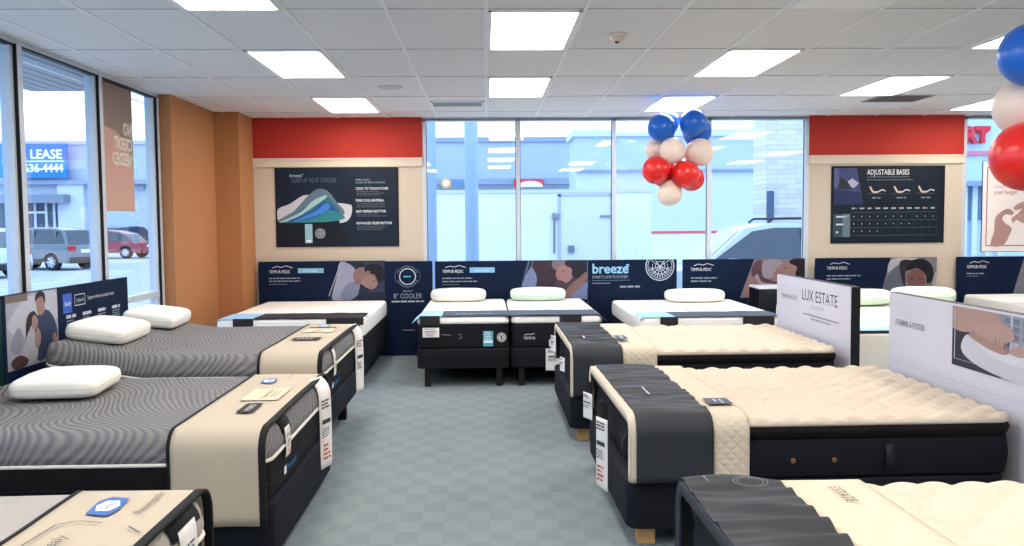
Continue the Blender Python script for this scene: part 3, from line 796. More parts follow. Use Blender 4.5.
c1 = rc('charcoal foot cover with cream edge on the farthest right bed', R1, 2, u1=.36, u2=.62, trim=-.008, wr=.012)
c3 = rc('charcoal rippled foot cover on the nearest right bed', R3, 3, u1=.33, u2=.64, wr=.013, wy=15, trim=0, facing=M_darkcover)
def cover_art_right(t, z, fn):
    a = Art((0, 0, z+.050), (0, -1, 0), (1, 0, 0)); fn(a); a.build('printed_label', t)
def i2(a):
    a.line('#aab0b8', [(.14, .16), (.25, .16)], .012); a.line('#aab0b8', [(.26, .16), (.35, .16)], .012); a.cut('embroidery', c2)
    a.h -= .014
    a.rect('#17161b', .42, .43, .57, .56); a.bars('#b9bcc4', .45, .52, .10, 2, .012, .03)
cover_art_right(c2, .655, i2)
def i1(a):
    a.line('#c3c7cc', [(.28, .12), (.42, .12)], .014); a.cut('embroidery', c1)
    a.rect('#1b191d', .30, .36, .52, .45); a.bars('#b9bcc4', .33, .42, .15, 1, .02, .025)
cover_art_right(c1, .69, i1)
def i3(a):
    a.ring('#5f666f', -.50, .16, .08, .004); a.ring('#5f666f', -.50, .16, .062, .003); a.line('#5f666f', [(-.62, .02), (-.56, .03), (-.53, .02)], .004)
    a.h -= .004
    a.text('#4b4038', 'ESTATE', -.62, .335, .07, sx=.8)
# on the nearest bed the printing lies by the far edge
a = Art((0, 0, .665+.056), (0, -1, 0), (1, 0, 0)); a.ring('#5b626b', -.60, .20, .060, .004); a.ring('#5b626b', -.60, .20, .046, .003); a.bars('#5b626b', -.68, .055, .10, 1, .008, .02); a.build('embroidery', c3)
a = Art((0, 0, .665+.0315), (0, -1, 0), (1, 0, 0)); a.text('#4b4038', 'ESTATE', -.60, .48, .058, sx=.85); a.build('printed_label', c3)
# price cards at the right feet (out of the foot = -X)
for lab, d, yy, w, h, st, red in (('long white price card on the foot of the middle right bed', R2, -.06, .13, .52, .10, True),
        ('short white price card at the far foot corner of the middle right bed', R2, .58, .12, .25, .08, False),
        ('white price card at the far foot corner of the farthest right bed', R1, .45, .10, .14, .0, False),
        ('narrow white price card near the aisle corner of the farthest right bed', R1, -.45, .08, .16, .05, False)
        ):
    c_, s_ = math.cos(d['rz']), math.sin(d['rz']); u = -.046
    tagcard(lab, (d['xf']+u*c_-yy*s_, d['yc']+u*s_+yy*c_, d['z1']-.045), PI+d['rz']+.38, w, h, strap=st, r=.02, off=.012, red=red)

# ---- white panels at the heads of the right beds -----------------------------------
M_wpanel = mat('#c9c8d4', .45, .4)
t = thing('headboard_panel', 'white estate headboard panel with black edges behind the farthest right bed', 'headboard panel', (2.72, 7.14, 0))
MB().box(0, .07, -.815, .815, 0, 1.145, mat('#17171b', .5)).build('edge_board', t, smooth=0, bevel=.003)
MB().box(-.006, .001, -.812, .812, .005, 1.143, M_wpanel).build('printed_face', t, smooth=0)
a = Art((-.006, .815, 0), (0, -1, 0), (0, 0, 1))
a.text('#55535c', 'LUX ESTATE', .64, .965, .135, sx=1.02); a.text('#9aa6b4', 'COLLECTION', .85, .905, .04, sx=1.1)
a.bars('#8d8b96', .68, .855, .75, 1, .014, .03, 0); a.bars('#8d8b96', .86, .825, .42, 1, .012, .03, 0)
a.cut('lettering', t); a.text('#6a6872', 'STEARNS & FOSTER', .14, .945, .052, sx=.85); a.line('#c3c2cc', [(.56, .7), (.56, 1.1)], .003)
a.build('lettering', t)
t = thing('headboard_panel', 'large white headboard panel with a photo of hands on a mattress', 'headboard panel', (2.74, 4.72, 0))
MB().box(0, .05, -1.03, 1.03, 0, 1.155, mat('#2a2228', .5)).build('edge_board', t, smooth=0, bevel=.003)
MB().box(-.006, .001, -1.027, 1.027, .005, 1.152, M_wpanel).build('printed_face', t, smooth=0)
a = Art((-.006, 1.03, 0), (0, -1, 0), (0, 0, 1))
a.text('#4c4a55', 'STEARNS & FOSTER', .095, .945, .055, sx=.8); a.cut('brand_lettering', t)
for (x, y, r) in ((.2, 1.06, .06), (.3, 1.02, .045), (.15, .84, .05), (.27, .80, .035)): a.ring('#cbcad4', x, y, r, .005); a.cut('floral_ring', t)
a.line('#bdbcc8', [(.02, .70), (2.04, .70)], .006); a.line('#c9c8d2', [(.02, .62), (2.04, .62)], .003)
a.build('groove_lines', t)
a = Art((-.006, 1.03, 0), (0, -1, 0), (0, 0, 1)); a.h = .0015
a.window(.805, .795, 1.2, .345); a.clip = (0, 1, 0, 1); a.dim = .84
a.rect('#9fa6b4', 0, 0, 1, 1)
for i in range(9):
    for j in range(4): a.rect(random.choice(['#6d7585', '#7f8796', '#c3c8d2']), .42+.065*i, .52+.12*j, .46+.065*i, .60+.12*j); a.h -= .0005
a.up()
a.line('#d5d9e2', [(.47, .45), (.47, 1)], .012); a.line('#d5d9e2', [(.70, .4), (.70, 1)], .012)
a.blob('#2c3140', [(0, .0), (0, .62), (.1, .66), (.2, .5), (.3, .3), (.4, .0)])
a.blob('#dcdfe6', [(.08, .32), (.12, .55), (.22, .58), (.4, .46), (.7, .5), (1, .6), (1, .12), (.7, .0), (.35, .04), (.15, .16)])
a.blob('#eceef2', [(.2, .5), (.4, .44), (.7, .47), (1, .55), (1, .35), (.6, .26), (.35, .3)])
a.blob('#c99c88', [(0, 1), (0, .66), (.12, .6), (.28, .74), (.38, .80), (.40, .94), (.3, 1)])                # upper forearm
a.blob('#cfa390', [(.22, .58), (.20, .72), (.34, .86), (.46, .82), (.50, .66), (.44, .56), (.40, .44), (.36, .46), (.36, .56), (.30, .50)])  # hand
a.blob('#c4937e', [(.14, .56), (.22, .60), (.40, .50), (.46, .44), (.42, .38), (.30, .42)])
a.blob('#cfa390', [(.46, .44), (.52, .56), (.62, .56), (.68, .46), (.66, .38), (.60, .44), (.54, .40)])
for k in range(4): a.line('#a9745f', [(.36+.03*k, .62-.03*k), (.37+.03*k, .50-.02*k)], .006)
a.line('#dfe3ec', [(.03, .12), (.03, .95)], .006); a.line('#dfe3ec', [(.03, .12), (.9, .12)], .006)
a.build('photo_print', t)

# ---- dark panels along the back wall ------------------------------------------------
PY = 10.66
S = PY/10.75
def wx(px): return (-2.838+(px-258)*.01254)*S
def wz(px, py): return 1.65-(py-(222.1-.0081*(px-487)))*.01253*S
def back_panel(label, p0, p1, top, m=M_panel, zb=0., y=PY):
    x0, x1 = wx(p0), wx(p1); z1 = top
    t = thing('headboard_panel', label, 'headboard panel', ((x0+x1)/2, y, 0))
    MB().box(-(x1-x0)/2, (x1-x0)/2, 0, .03, zb, z1, m).build('board', t, smooth=0, bevel=.002)
    def art():
        a = Art((-(x1-x0)/2, 0, z1), (1, 0, 0), (0, 0, 1)); a.w = x1-x0; return a
    return t, art
def tempur(a, x, y, s=1):
    a.text('#d9dee8', 'TEMPUR-PEDIC', x, y, .054*s, sx=.72)
    a.line('#c9d2de', [(x+.04*s, y+.066*s), (x+.10*s, y+.086*s), (x+.15*s, y+.072*s), (x+.21*s, y+.092*s), (x+.29*s, y+.066*s)], .008)
# P1
t, A = back_panel('navy headboard panel with a man asleep in a white shirt', 258, 383, 1.185)
a = A(); tempur(a, .13, -.145); a.cut('brand_lettering', t); a.rect('#7fb2d0', .485, -.145, .80, -.085); a.text('#d8ecf6', 'PRO-COOL', .64, -.13, .035, align='CENTER'); a.cut('blue_plate', t)
a.bars('#8693a6', .13, -.20, .52, 2, .014, .035); a.bars('#5d6a7c', .13, -.275, .3, 1, .010, .03); a.build('lettering', t)
a = A(); w, h = a.w, .49
a.window(0, -h, 1, h/.49); a.clip = (0, w-.004, .002, .488); a.dim = .80
a.poly('#1e2c46', [(.84, .0), (w, 0), (w, .488), (1.02, .488)])
a.poly('#33415e', [(1.35, .1), (w, .1), (w, .488), (1.3, .488)])
a.blob('#b4bcd8', [(.90, .02), (.96, .30), (1.0, .47), (1.12, .45), (1.2, .36), (1.24, .22), (1.2, .06), (1.05, .0)])
a.blob('#8f9abb', [(1.0, .04), (1.08, .2), (1.2, .22), (1.22, .08), (1.1, .0)])
a.blob('#a97d70', [(1.16, .32), (1.22, .40), (1.34, .40), (1.42, .32), (1.46, .22), (1.38, .16), (1.30, .20), (1.20, .20)])
a.blob('#bd8f80', [(1.26, .22), (1.30, .30), (1.40, .30), (1.46, .20), (1.40, .14), (1.32, .16)])
a.blob('#211c20', [(1.30, .37), (1.34, .44), (1.48, .44), (1.55, .34), (1.53, .24), (1.46, .24), (1.43, .32), (1.37, .33)])
a.ell('#a97d70', 1.345, .345, .03, .022); a.line('#5d3c38', [(1.40, .235), (1.435, .245)], .008); a.line('#6a403a', [(1.36, .175), (1.39, .18)], .008)
a.line('#c7cedd', [(.86, .06), (1.02, .49)], .012); a.line('#c7cedd', [(.90, .03), (1.06, .49)], .012)
a.build('photo_print', t)
# cooler display
t, A = back_panel('tall navy display board with a white ring emblem beside the sleeping man', 383.3, 430, 1.175)
a = A(); cx = a.w*.47
a.ring('#c9d2de', cx, -.19, .098, .012); a.ring('#8b98ac', cx, -.19, .128, .006, a0=20, a1=160); a.ring('#8b98ac', cx, -.19, .128, .006, a0=200, a1=340); a.ring('#5d6a7c', cx, -.19, .155, .005, a0=-30, a1=40); a.ring('#5d6a7c', cx, -.19, .155, .005, a0=140, a1=210)
a.cut('ring_emblem', t); a.bars('#49b0c0', cx-.05, -.18, .10, 1, .02, .02, 0)
a.bars('#8693a6', cx-.06, -.365, .12, 1, .010, .02, 0)
a.text('#93a0b4', '8° COOLER', cx, -.46, .088, align='CENTER', sx=.78); a.bars('#b7c1cf', cx-.2, -.49, .40, 1, .018, .02, 0); a.cut('lettering', t); a.rect('#8693a6', cx-.07, -.86, cx+.08, -.85)
a.build('small_print', t)
# P2
t, A = back_panel('navy headboard panel with a man asleep in a dark red shirt', 432.5, 585, 1.17)
a = A(); tempur(a, .09, -.145); a.cut('brand_lettering', t); a.rect('#7fb8e4', .43, -.145, .74, -.08); a.text('#d8ecf6', 'PRO-COOL', .585, -.13, .035, align='CENTER'); a.cut('blue_plate', t); a.bars('#8693a6', .09, -.205, .47, 2, .014, .04); a.cut('lettering', t); a.bars('#5d6a7c', .09, -.285, .25, 1, .010, .03); a.build('lettering', t)
a = A(); a.window(0, -.49, 1, 1); a.clip = (0, a.w-.004, .002, .488); a.dim = .80
a.poly('#26385a', [(1.02, 0), (1.905, 0), (1.905, .488), (1.14, .488)])
a.blob('#8ea6dc', [(1.08, .18), (1.16, .36), (1.22, .42), (1.27, .32), (1.26, .2), (1.2, .15)])
a.blob('#4a3238', [(1.20, .46), (1.26, .30), (1.28, .12), (1.45, .06), (1.52, .2), (1.50, .4), (1.40, .486)])
a.blob('#8f8688', [(1.46, .40), (1.47, .487), (1.62, .487), (1.6, .42), (1.55, .36)])
a.blob('#c58c84', [(1.50, .30), (1.54, .42), (1.66, .42), (1.72, .32), (1.66, .22), (1.56, .22)])
a.blob('#57474f', [(1.48, .22), (1.56, .24), (1.66, .20), (1.74, .30), (1.84, .26), (1.74, .14), (1.6, .08), (1.5, .12)])
a.blob('#2a2c38', [(1.62, .43), (1.64, .48), (1.84, .47), (1.86, .33), (1.78, .26), (1.70, .30), (1.70, .38)])
a.blob('#a3776c', [(1.58, .06), (1.66, .16), (1.80, .28), (1.88, .34), (1.88, .24), (1.76, .10), (1.66, .02)])
a.blob('#7f97d0', [(1.68, .02), (1.80, .14), (1.9, .22), (1.9, .01)])
a.line('#4a2b2c', [(1.57, .35), (1.61, .36)], .008)
a.line('#8e9ab0', [(1.04, .02), (1.17, .488)], .010); a.line('#8e9ab0', [(1.09, .02), (1.22, .488)], .008)
a.build('photo_print', t)
# breeze board
t, A = back_panel('tall navy display board with pale blue lettering and a lattice medallion', 585.4, 675, 1.168)
a = A(); a.text('#8cc3ea', 'breeze', .05, -.165, .17, sx=.98, bold=.004); a.text('#8cc3ea', '°', .47, -.15, .13, bold=.003); a.text('#93a0b4', 'SMARTCLIMATE SYSTEM', .05, -.23, .052, sx=.80); a.line('#5f86ae', [(.05, -.255), (.52, -.255)], .005); a.rect('#7e8aa0', .05, -.295, .28, -.285); a.bars('#93a0b4', .40, -.325, .25, 1, .022, .03, 0); a.cut('lettering', t)
cx, cy = .90, -.085
def clipring(r, w, c): 
    half = math.degrees(math.asin(min(1, .085/r))) if r > .085 else 90
    if r > .085: a.ring(c, cx, cy, r, w, a0=180-half+0, a1=360+half, n=40)
    else: a.ring(c, cx, cy, r, w)
clipring(.175, .012, '#b9c6dc'); clipring(.150, .007, '#b9c6dc')
for k in range(6):
    an = math.radians(200+k*28)
    p = (cx+.15*math.cos(an), cy+.15*math.sin(an))
    a.line('#b9c6dc', [(cx, cy), p], .009)
    q = math.radians(214+k*28) if k < 5 else an
    m1 = (cx+.09*math.cos(an), cy+.09*math.sin(an)); 
    for d in (-14, 14):
        b = math.radians(math.degrees(an)+d); a.line('#b9c6dc', [m1, (cx+.135*math.cos(b), cy+.135*math.sin(b))], .007)
for d in (-.08, -.04, .04, .08): a.line('#b9c6dc', [(cx, cy), (cx+d*1.4, cy+.075)], .007)
a.ring('#b9c6dc', cx, cy, .06, .007); a.ring('#b9c6dc', cx, cy, .095, .006, a0=160, a1=380)
a.build('lattice_medallion', t)
# P3
t, A = back_panel('navy headboard panel with a smiling sleeping woman, above the nightstand', 681, 805, 1.165)
a = A(); tempur(a, .10, -.145); a.cut('brand_lettering', t); a.bars('#8693a6', .10, -.225, .36, 2, .018, .04); a.build('small_print', t)
a = A(); a.window(0, -.49, 1, 1); a.clip = (0, a.w-.004, .002, .488); a.dim = .80; w = a.w = wx(805)-wx(681)
a.poly('#9c8a92', [(.72, .0), (w, 0), (w, .488), (.90, .488)])
a.blob('#6a4a4a', [(.86, .34), (.92, .46), (1.0, .46), (1.0, .3), (1.1, .22), (1.3, .16), (1.3, .08), (1.0, .16), (.90, .24)])
a.blob('#b7a9b2', [(1.0, .3), (1.02, .46), (1.2, .48), (1.26, .40), (1.16, .28), (1.06, .24)])
a.blob('#c2b3bb', [(.88, .2), (.94, .3), (1.0, .2), (1.2, .16), (1.1, .06), (.9, .06)])
a.blob('#b98778', [(.76, .04), (.84, .24), (.90, .26), (1.0, .16), (1.24, .16), (1.3, .10), (1.1, .06), (.88, .02)])
a.blob('#c08c7c', [(1.14, .24), (1.18, .36), (1.26, .42), (1.40, .44), (1.46, .34), (1.38, .24), (1.24, .18)])
a.blob('#221a1e', [(1.34, .44), (1.40, .486), (w-.01, .486), (w-.01, .12), (1.44, .16), (1.42, .30), (1.44, .38)])
a.line('#6a3434', [(1.18, .30), (1.21, .265)], .014); a.line('#4a2a2a', [(1.27, .385), (1.31, .36)], .009)
a.build('photo_print', t)
# P4
t, A = back_panel('navy headboard panel with a dark haired sleeper on the right pier', 816, 940, 1.165, y=PY)
a = A(); tempur(a, .14, -.145); a.cut('brand_lettering', t); a.bars('#8693a6', .14, -.215, .45, 2, .016, .04); a.build('small_print', t)
a = A(); a.window(0, -.49, 1, 1); a.clip = (0, a.w-.004, .002, .488); a.dim = .80
a.poly('#8f8f98', [(.83, .0), (1.54, 0), (1.54, .488), (.95, .488)])
a.blob('#d6d2d6', [(.92, .3), (.97, .47), (1.3, .48), (1.2, .40), (1.05, .40)])
a.blob('#6f7888', [(.86, .02), (.92, .26), (1.06, .38), (1.14, .30), (1.12, .02)])
a.blob('#3a2b30', [(1.06, .40), (1.12, .46), (1.24, .44), (1.20, .36), (1.14, .30), (1.14, .12), (1.10, .2)])
a.blob('#9c6352', [(1.18, .14), (1.16, .26), (1.24, .33), (1.36, .32), (1.40, .18), (1.34, .08), (1.24, .06)])
a.blob('#1b191e', [(1.14, .33), (1.20, .44), (1.36, .47), (1.48, .38), (1.50, .22), (1.42, .16), (1.40, .27), (1.30, .35), (1.2, .33)])
a.blob('#c9c4c8', [(1.5, .02), (1.49, .2), (1.535, .3), (1.535, .02)])
a.line('#40241f', [(1.20, .22), (1.25, .225)], .010); a.line('#40241f', [(1.31, .225), (1.36, .22)], .010); a.line('#6d3a30', [(1.25, .13), (1.32, .13)], .010); a.line('#7d4a3d', [(1.28, .21), (1.275, .17)], .008)
a.build('photo_print', t)
# P5
t, A = back_panel('navy headboard panel at the right picture edge under the hand poster', 961, 1110, 1.165)
a = A(); tempur(a, .12, -.145); a.cut('brand_lettering', t); a.bars('#8693a6', .12, -.205, .3, 1, .014, .04); a.bars('#5d6a7c', .12, -.24, .2, 1, .010, .03); a.build('lettering', t)
a = A(); a.window(0, -.49, 1, 1); a.clip = (0, a.w-.004, .002, .488); a.dim = .80; a.poly('#8f8f98', [(.72, 0), (1.85, 0), (1.85, .488), (.86, .488)]); a.blob('#b98778', [(1.1, .1), (1.15, .35), (1.35, .4), (1.4, .15)]); a.build('photo_print', t)

# ---- wall posters ---------------------------------------------------------------------
def poster(label, p0, p1, q0, q1, y=10.735):
    s = y/10.75
    x0, x1 = (-2.838+(p0-258)*.01254)*s, (-2.838+(p1-258)*.01254)*s
    pm = (p0+p1)/2; h = 222.1-.0081*(pm-487)
    z1, z0 = 1.65-(q0-h)*.01253*s, 1.65-(q1-h)*.01253*s
    t = thing('wall_poster', label, 'poster', ((x0+x1)/2, y, z0))
    MB().box(-(x1-x0)/2, (x1-x0)/2, 0, .013, 0, z1-z0, mat('#0a0d13', .4)).build('board', t, smooth=0)
    a = lambda: Art((-(x1-x0)/2, 0, 0), (1, 0, 0), (0, 0, 1)).window(0, 0, x1-x0, z1-z0)
    return t, a, x1-x0, z1-z0
t, A, w, h = poster('dark wall poster showing blue wave layers of a mattress', 276.5, 397.5, 168.5, 246.5)
a = A(); a.clip = (.012, .985, .015, .985); a.rect('#0e1c30', .012, .015, .985, .985)
a.blob('#c4c4cc', [(.02, .48), (.12, .55), (.25, .66), (.40, .58), (.58, .54), (.62, .50), (.60, .36), (.52, .30), (.3, .3), (.02, .34)])
a.blob('#0b121c', [(.02, .02), (.02, .33), (.3, .32), (.50, .34), (.52, .26), (.60, .18), (.56, .04), (.3, .02)])
a.blob('#5d7486', [(.02, .32), (.15, .46), (.26, .64), (.35, .735), (.43, .70), (.50, .56), (.56, .44), (.5, .36), (.3, .32)])
a.blob('#2e6a72', [(.03, .32), (.16, .42), (.28, .56), (.40, .64), (.46, .58), (.52, .42), (.4, .34), (.2, .31)])
a.blob('#9cc3c8', [(.03, .32), (.2, .44), (.30, .58), (.40, .65), (.41, .62), (.30, .50), (.2, .40), (.1, .33)])
a.blob('#1f4f9a', [(.10, .32), (.28, .44), (.38, .56), (.44, .55), (.50, .44), (.52, .36), (.4, .32)])
a.blob('#3f7fd0', [(.14, .325), (.32, .45), (.40, .55), (.44, .53), (.42, .46), (.30, .38)])
a.blob('#2f7f86', [(.12, .315), (.30, .36), (.44, .46), (.52, .42), (.56, .36), (.44, .32), (.25, .31)])
a.rect('#8fb9cc', .235, .05, .295, .29); a.rect('#dfeaf0', .245, .06, .285, .09)
a.build('picture_print', t)
a = A(); a.window(0, 0, 1, 1); a.h = .012
a.ring('#d8dde6', .36*w, .17*h, .055, .008); a.ring('#d8dde6', .36*w, .17*h, .030, .006); a.line('#d8dde6', [(.36*w-.04, .17*h), (.36*w+.04, .17*h)], .006); a.line('#d8dde6', [(.36*w, .17*h-.04), (.36*w, .17*h+.04)], .006)
a.cut('white_emblem', t); a.text('#b9d6e4', 'breeze°', .12*w, .885*h, .055); a.text('#55657a', 'SLEEP UP TO 8° COOLER', .135*w, .815*h, .078, sx=.64); a.cut('heading', t)
a.text('#9fb9c9', 'PURE COOL+', .655*w, .835*h, .03); a.text('#9fb9c9', 'CLOSE TO SKIN COOLING', .655*w, .80*h, .03)
for k, s in enumerate(('COOL TO TOUCH COVER', 'PURE COOL MATERIAL', 'EASY REFRESH BOTTOM', 'ADVANCED RELIEF BOTTOM')):
    yy = (.72-.15*k+(0 if k < 2 else .012))*h
    a.text('#cfd6e0', s, .655*w, yy, .042, sx=.80, bold=.001); a.bars('#566678', .66*w, yy-.018, .38, 3 if k != 2 else 2, .009, .022); a.cut('feature_text', t)
a.build('lettering', t)
t, A, w, h = poster('dark wall poster with a chart of bed bases on the right pier', 831, 946.5, 165.5, 243)
a = A(); a.rect('#0e1a2a', .015, .015, .985, .985)
a.poly('#3f4a74', [(.02, .5), (.28, .5), (.22, .975), (.02, .975)]); a.poly('#26315a', [(.02, .5), (.28, .5), (.25, .66), (.02, .70)]); a.poly('#aab1bd', [(.06, .74), (.20, .72), (.24, .78), (.18, .84), (.12, .78)]); a.poly('#56608a', [(.02, .72), (.07, .72), (.06, .97), (.02, .97)]); a.poly('#2a2f3c', [(.05, .70), (.18, .70), (.14, .80), (.08, .86)])
a.poly('#6a7e8c', [(.10, .08), (.165, .08), (.165, .38), (.10, .38)]); a.poly('#3a4c5c', [(.015, .08), (.10, .08), (.10, .38), (.015, .38)])
a.build('picture_print', t)
a = A(); a.window(0, 0, 1, 1); a.h = .006
a.text('#dfe3ea', 'ADJUSTABLE BASES', .31*w, .885*h, .095, sx=.66, bold=.001); a.bars('#6f7c8c', .31*w, .86*h, .7, 2, .010, .035); a.cut('heading', t)
for k in range(3):
    x = (.335+.215*k)*w; y = .66*h
    a.line('#d9c6b6', [(x, y+.07), (x+.04, y), (x+.10, y)], .022); a.line('#cfd3da', [(x+.10, y), (x+.155, y+.03), (x+.20, y+.015)], .014); a.line('#56636f', [(x-.03, y-.02), (x+.2, y-.02)], .006); a.bars('#7d8a98', x+.03, .595*h, .12, 1, .018, .02, 0); a.cut('bed_pictogram', t)
for k in range(12):
    x = (.165+.0688*k)*w; a.line('#40505f', [(x, .08*h), (x, .40*h)], .003)
    if k < 11:
        a.bars('#aab4c0', x+.015, .46*h, .06, 1, .018, .02, 0)
        for j, top in enumerate((11, 8, 4)):
            if k < top and not (j == 0 and k == 7): a.ell('#aebac6', x+.045, (.345-.095*j)*h, .007, .009, n=8)
for j in range(4): a.line('#56697a', [(.02*w if j else .165*w, (.40-.1*j)*h), (.92*w, (.40-.1*j)*h)], .004)
for j, ww in enumerate((.14, .10, .03)): a.bars('#c6ced8', .03*w, (.355-.1*j)*h, ww, 1, .022, .02, 0)
a.build('chart', t)
t, A, w, h = poster('white window poster of two hands forming a heart', 985, 1085, 160, 252, y=10.6)
a = A(); a.rect('#efe6e4', .004, .006, .996, .994)
a.build('poster_paper', t)
a = A(); a.window(0, 0, 1, 1); a.h = .003; a.dim = .86
a.line('#c8474a', [(.06, .08), (w-.06, .08), (w-.06, h-.08), (.06, h-.08), (.06, .08)], .012)
a.text('#b9a3a0', 'love', .16, .70*h, .07); a.text('#b06a66', 'your budget', .15, .635*h, .075, sx=.8)
a.blob('#d3a08f', [(.12, .085), (.16, .26), (.17, .42), (.24, .50), (.33, .54), (.40, .50), (.38, .46), (.30, .47), (.26, .42), (.30, .36), (.38, .30), (.36, .22), (.28, .085)])
a.blob('#dba997', [(.40, .55), (.50, .62), (.66, .62), (.80, .55), (.90, .4), (1.0, .2), (.9, .12), (.80, .2), (.68, .32), (.52, .36), (.44, .40), (.40, .36), (.38, .42), (.46, .48), (.50, .54), (.44, .52)])
a.line('#a9705f', [(.24, .44), (.34, .50)], .006); a.line('#a9705f', [(.46, .55), (.58, .57)], .006); a.line('#a9705f', [(.48, .49), (.60, .51)], .006)
a.build('picture_print', t)

# orange poster on the left glass, seen from behind
M_film = bpy.data.materials.new('orange_film'); M_film.use_nodes = True
def film(hexc):
    m = bpy.data.materials.new('film_'+hexc.strip('#')); m.use_nodes = True; nt = m.node_tree; nt.nodes.clear()
    o = nt.nodes.new('ShaderNodeOutputMaterial'); mx = nt.nodes.new('ShaderNodeMixShader'); d = nt.nodes.new('ShaderNodeBsdfDiffuse'); tr = nt.nodes.new('ShaderNodeBsdfTranslucent')
    d.inputs[0].default_value = lin(hexc); tr.inputs[0].default_value = lin(hexc); mx.inputs[0].default_value = .6
    nt.links.new(d.outputs[0], mx.inputs[1]); nt.links.new(tr.outputs[0], mx.inputs[2]); nt.links.new(mx.outputs[0], o.inputs[0]); return m
bpy.data.materials.remove(M_film)
t = thing('window_poster', 'faded orange poster on the glass wall with mirrored white words', 'poster', (LX-.045, 7.93, 1.775))
MB().box(-.001, .001, -.31, .31, 0, 1.135, film('#e2bda9')).build('film_sheet', t, smooth=0)
q = MB(); fg = film('#bcb1a8')
q.add([(.002, -.308, .74), (.002, -.308, 1.13), (.002, .308, 1.13), (.002, .308, .40), (.002, .16, .62), (.002, -.05, .72)], [(0, 5, 4, 3, 2, 1)], fg)
q.build('grey_motif', t, smooth=0)
a = Art((.003, 0, 0), (0, 1, 0), (0, 0, 1))
for s, y in (('NO', .70), ('CREDIT', .56), ('NEEDED', .42)): a.text('#e6dcc8', s, .28, y, .155, mirror=True, sx=.74, bold=.006)
a.build('lettering', t)

# ---- balloons -------------------------------------------------------------------------
M_bblue = mat('#1466cc', .28, .5); M_bred = mat('#e02420', .28, .5); M_bwhite = mat('#ecd9cc', .3, .45)
def balloon(label, x, y, z, r, m, d=(0, 0, -1)):
    t = thing('balloon', label, 'balloon', (x, y, z), 0, 'red, white and blue balloons')
    d = Vector(d).normalized(); q = d.to_track_quat('Z', 'Y').to_matrix().to_4x4()
    prof = []
    for i in range(1, 24):
        a = PI*i/24; zz = -math.cos(a); rr = math.sin(a)
        if zz > 0: rr *= 1-.10*zz; zz *= 1.10
        prof.append((r*rr, r*zz))
    MB().lathe(prof, m, n=32, M=q).build('balloon_skin', t, smooth=80)
    MB().lathe([(.006, r*1.07), (.010, r*1.12), (.016, r*1.16), (.004, r*1.15)], m, n=10, M=q).build('knot', t)
    return t
BYY = 9.0
def ratio(px):
    u = (px-512)/860; return (u*.99958+.02914)/(.99958-u*.02914)
def bp(px, py, y): return ratio(px)*y, 1.65+((222.1-.0081*(px-487))-py)*y/858
cl = [('blue balloon at the front upper left of the hanging cluster', 661.5, 128.5, 14, 0, M_bblue), ('blue balloon half hidden at the top of the hanging cluster', 668, 122.5, 11.5, .22, M_bblue),
      ('blue balloon at the front upper right of the hanging cluster', 692.7, 123.3, 13.5, -.02, M_bblue), ('blue balloon behind at the right of the hanging cluster', 696.5, 131.5, 14.3, .2, M_bblue),
      ('white balloon half hidden at the left of the hanging cluster', 656, 150, 11, .18, M_bwhite), ('white balloon in the middle of the hanging cluster', 672.5, 151, 13.3, -.05, M_bwhite),
      ('white balloon at the right of the hanging cluster', 699.4, 152.5, 14, .02, M_bwhite),
      ('red balloon at the front left of the hanging cluster', 656, 170.4, 14, -.02, M_bred), ('red balloon mostly hidden behind the front left red one', 663.5, 174, 13, .22, M_bred),
      ('red balloon at the front centre of the hanging cluster', 685.4, 174.6, 14, -.03, M_bred), ('red balloon behind at the lower right of the hanging cluster', 691.5, 178.5, 12.8, .2, M_bred),
      ('white balloon alone at the bottom of the hanging cluster', 669.6, 193.5, 12.6, .05, M_bwhite)]
ctr = Vector((2.03, 9.1, 2.3))
for lab, px, py, r, dy, m in cl:
    y = BYY+dy; x, z = bp(px, py, y); P = Vector((x, y, z))
    balloon(lab, x, y, z, r*y/860, m, ctr-P)
t = MB().path([(2.03, 9.12, CEIL), (2.03, 9.12, 2.05)], .0008, M_card, n=5).build('hanging_thread'); tag(t, 'thin pale thread from the ceiling into the balloon cluster by the window', 'thread')
y = 4.15
for lab, px, py, r, m in (('large blue balloon cut by the right picture edge', 1027, 54, 31.5, M_bblue), ('large pinkish white balloon between the blue and red ones at right edge', 1021, 106.5, 29.5, M_bwhite), ('large red balloon at right edge before the hand poster', 1025, 156, 35, M_bred)):
    dy = .16 if m is M_bwhite else 0
    x, z = bp(px, py, y+dy); balloon(lab, x, y+dy, z, r*(y+dy)/860, m, (.5, .4, .0))
t = MB().path([(2.78, 4.45, CEIL), (2.78, 4.45, 1.95)], .0008, M_card, n=5).build('hanging_thread'); tag(t, 'thin pale thread from the ceiling to the balloons at the right edge', 'thread')

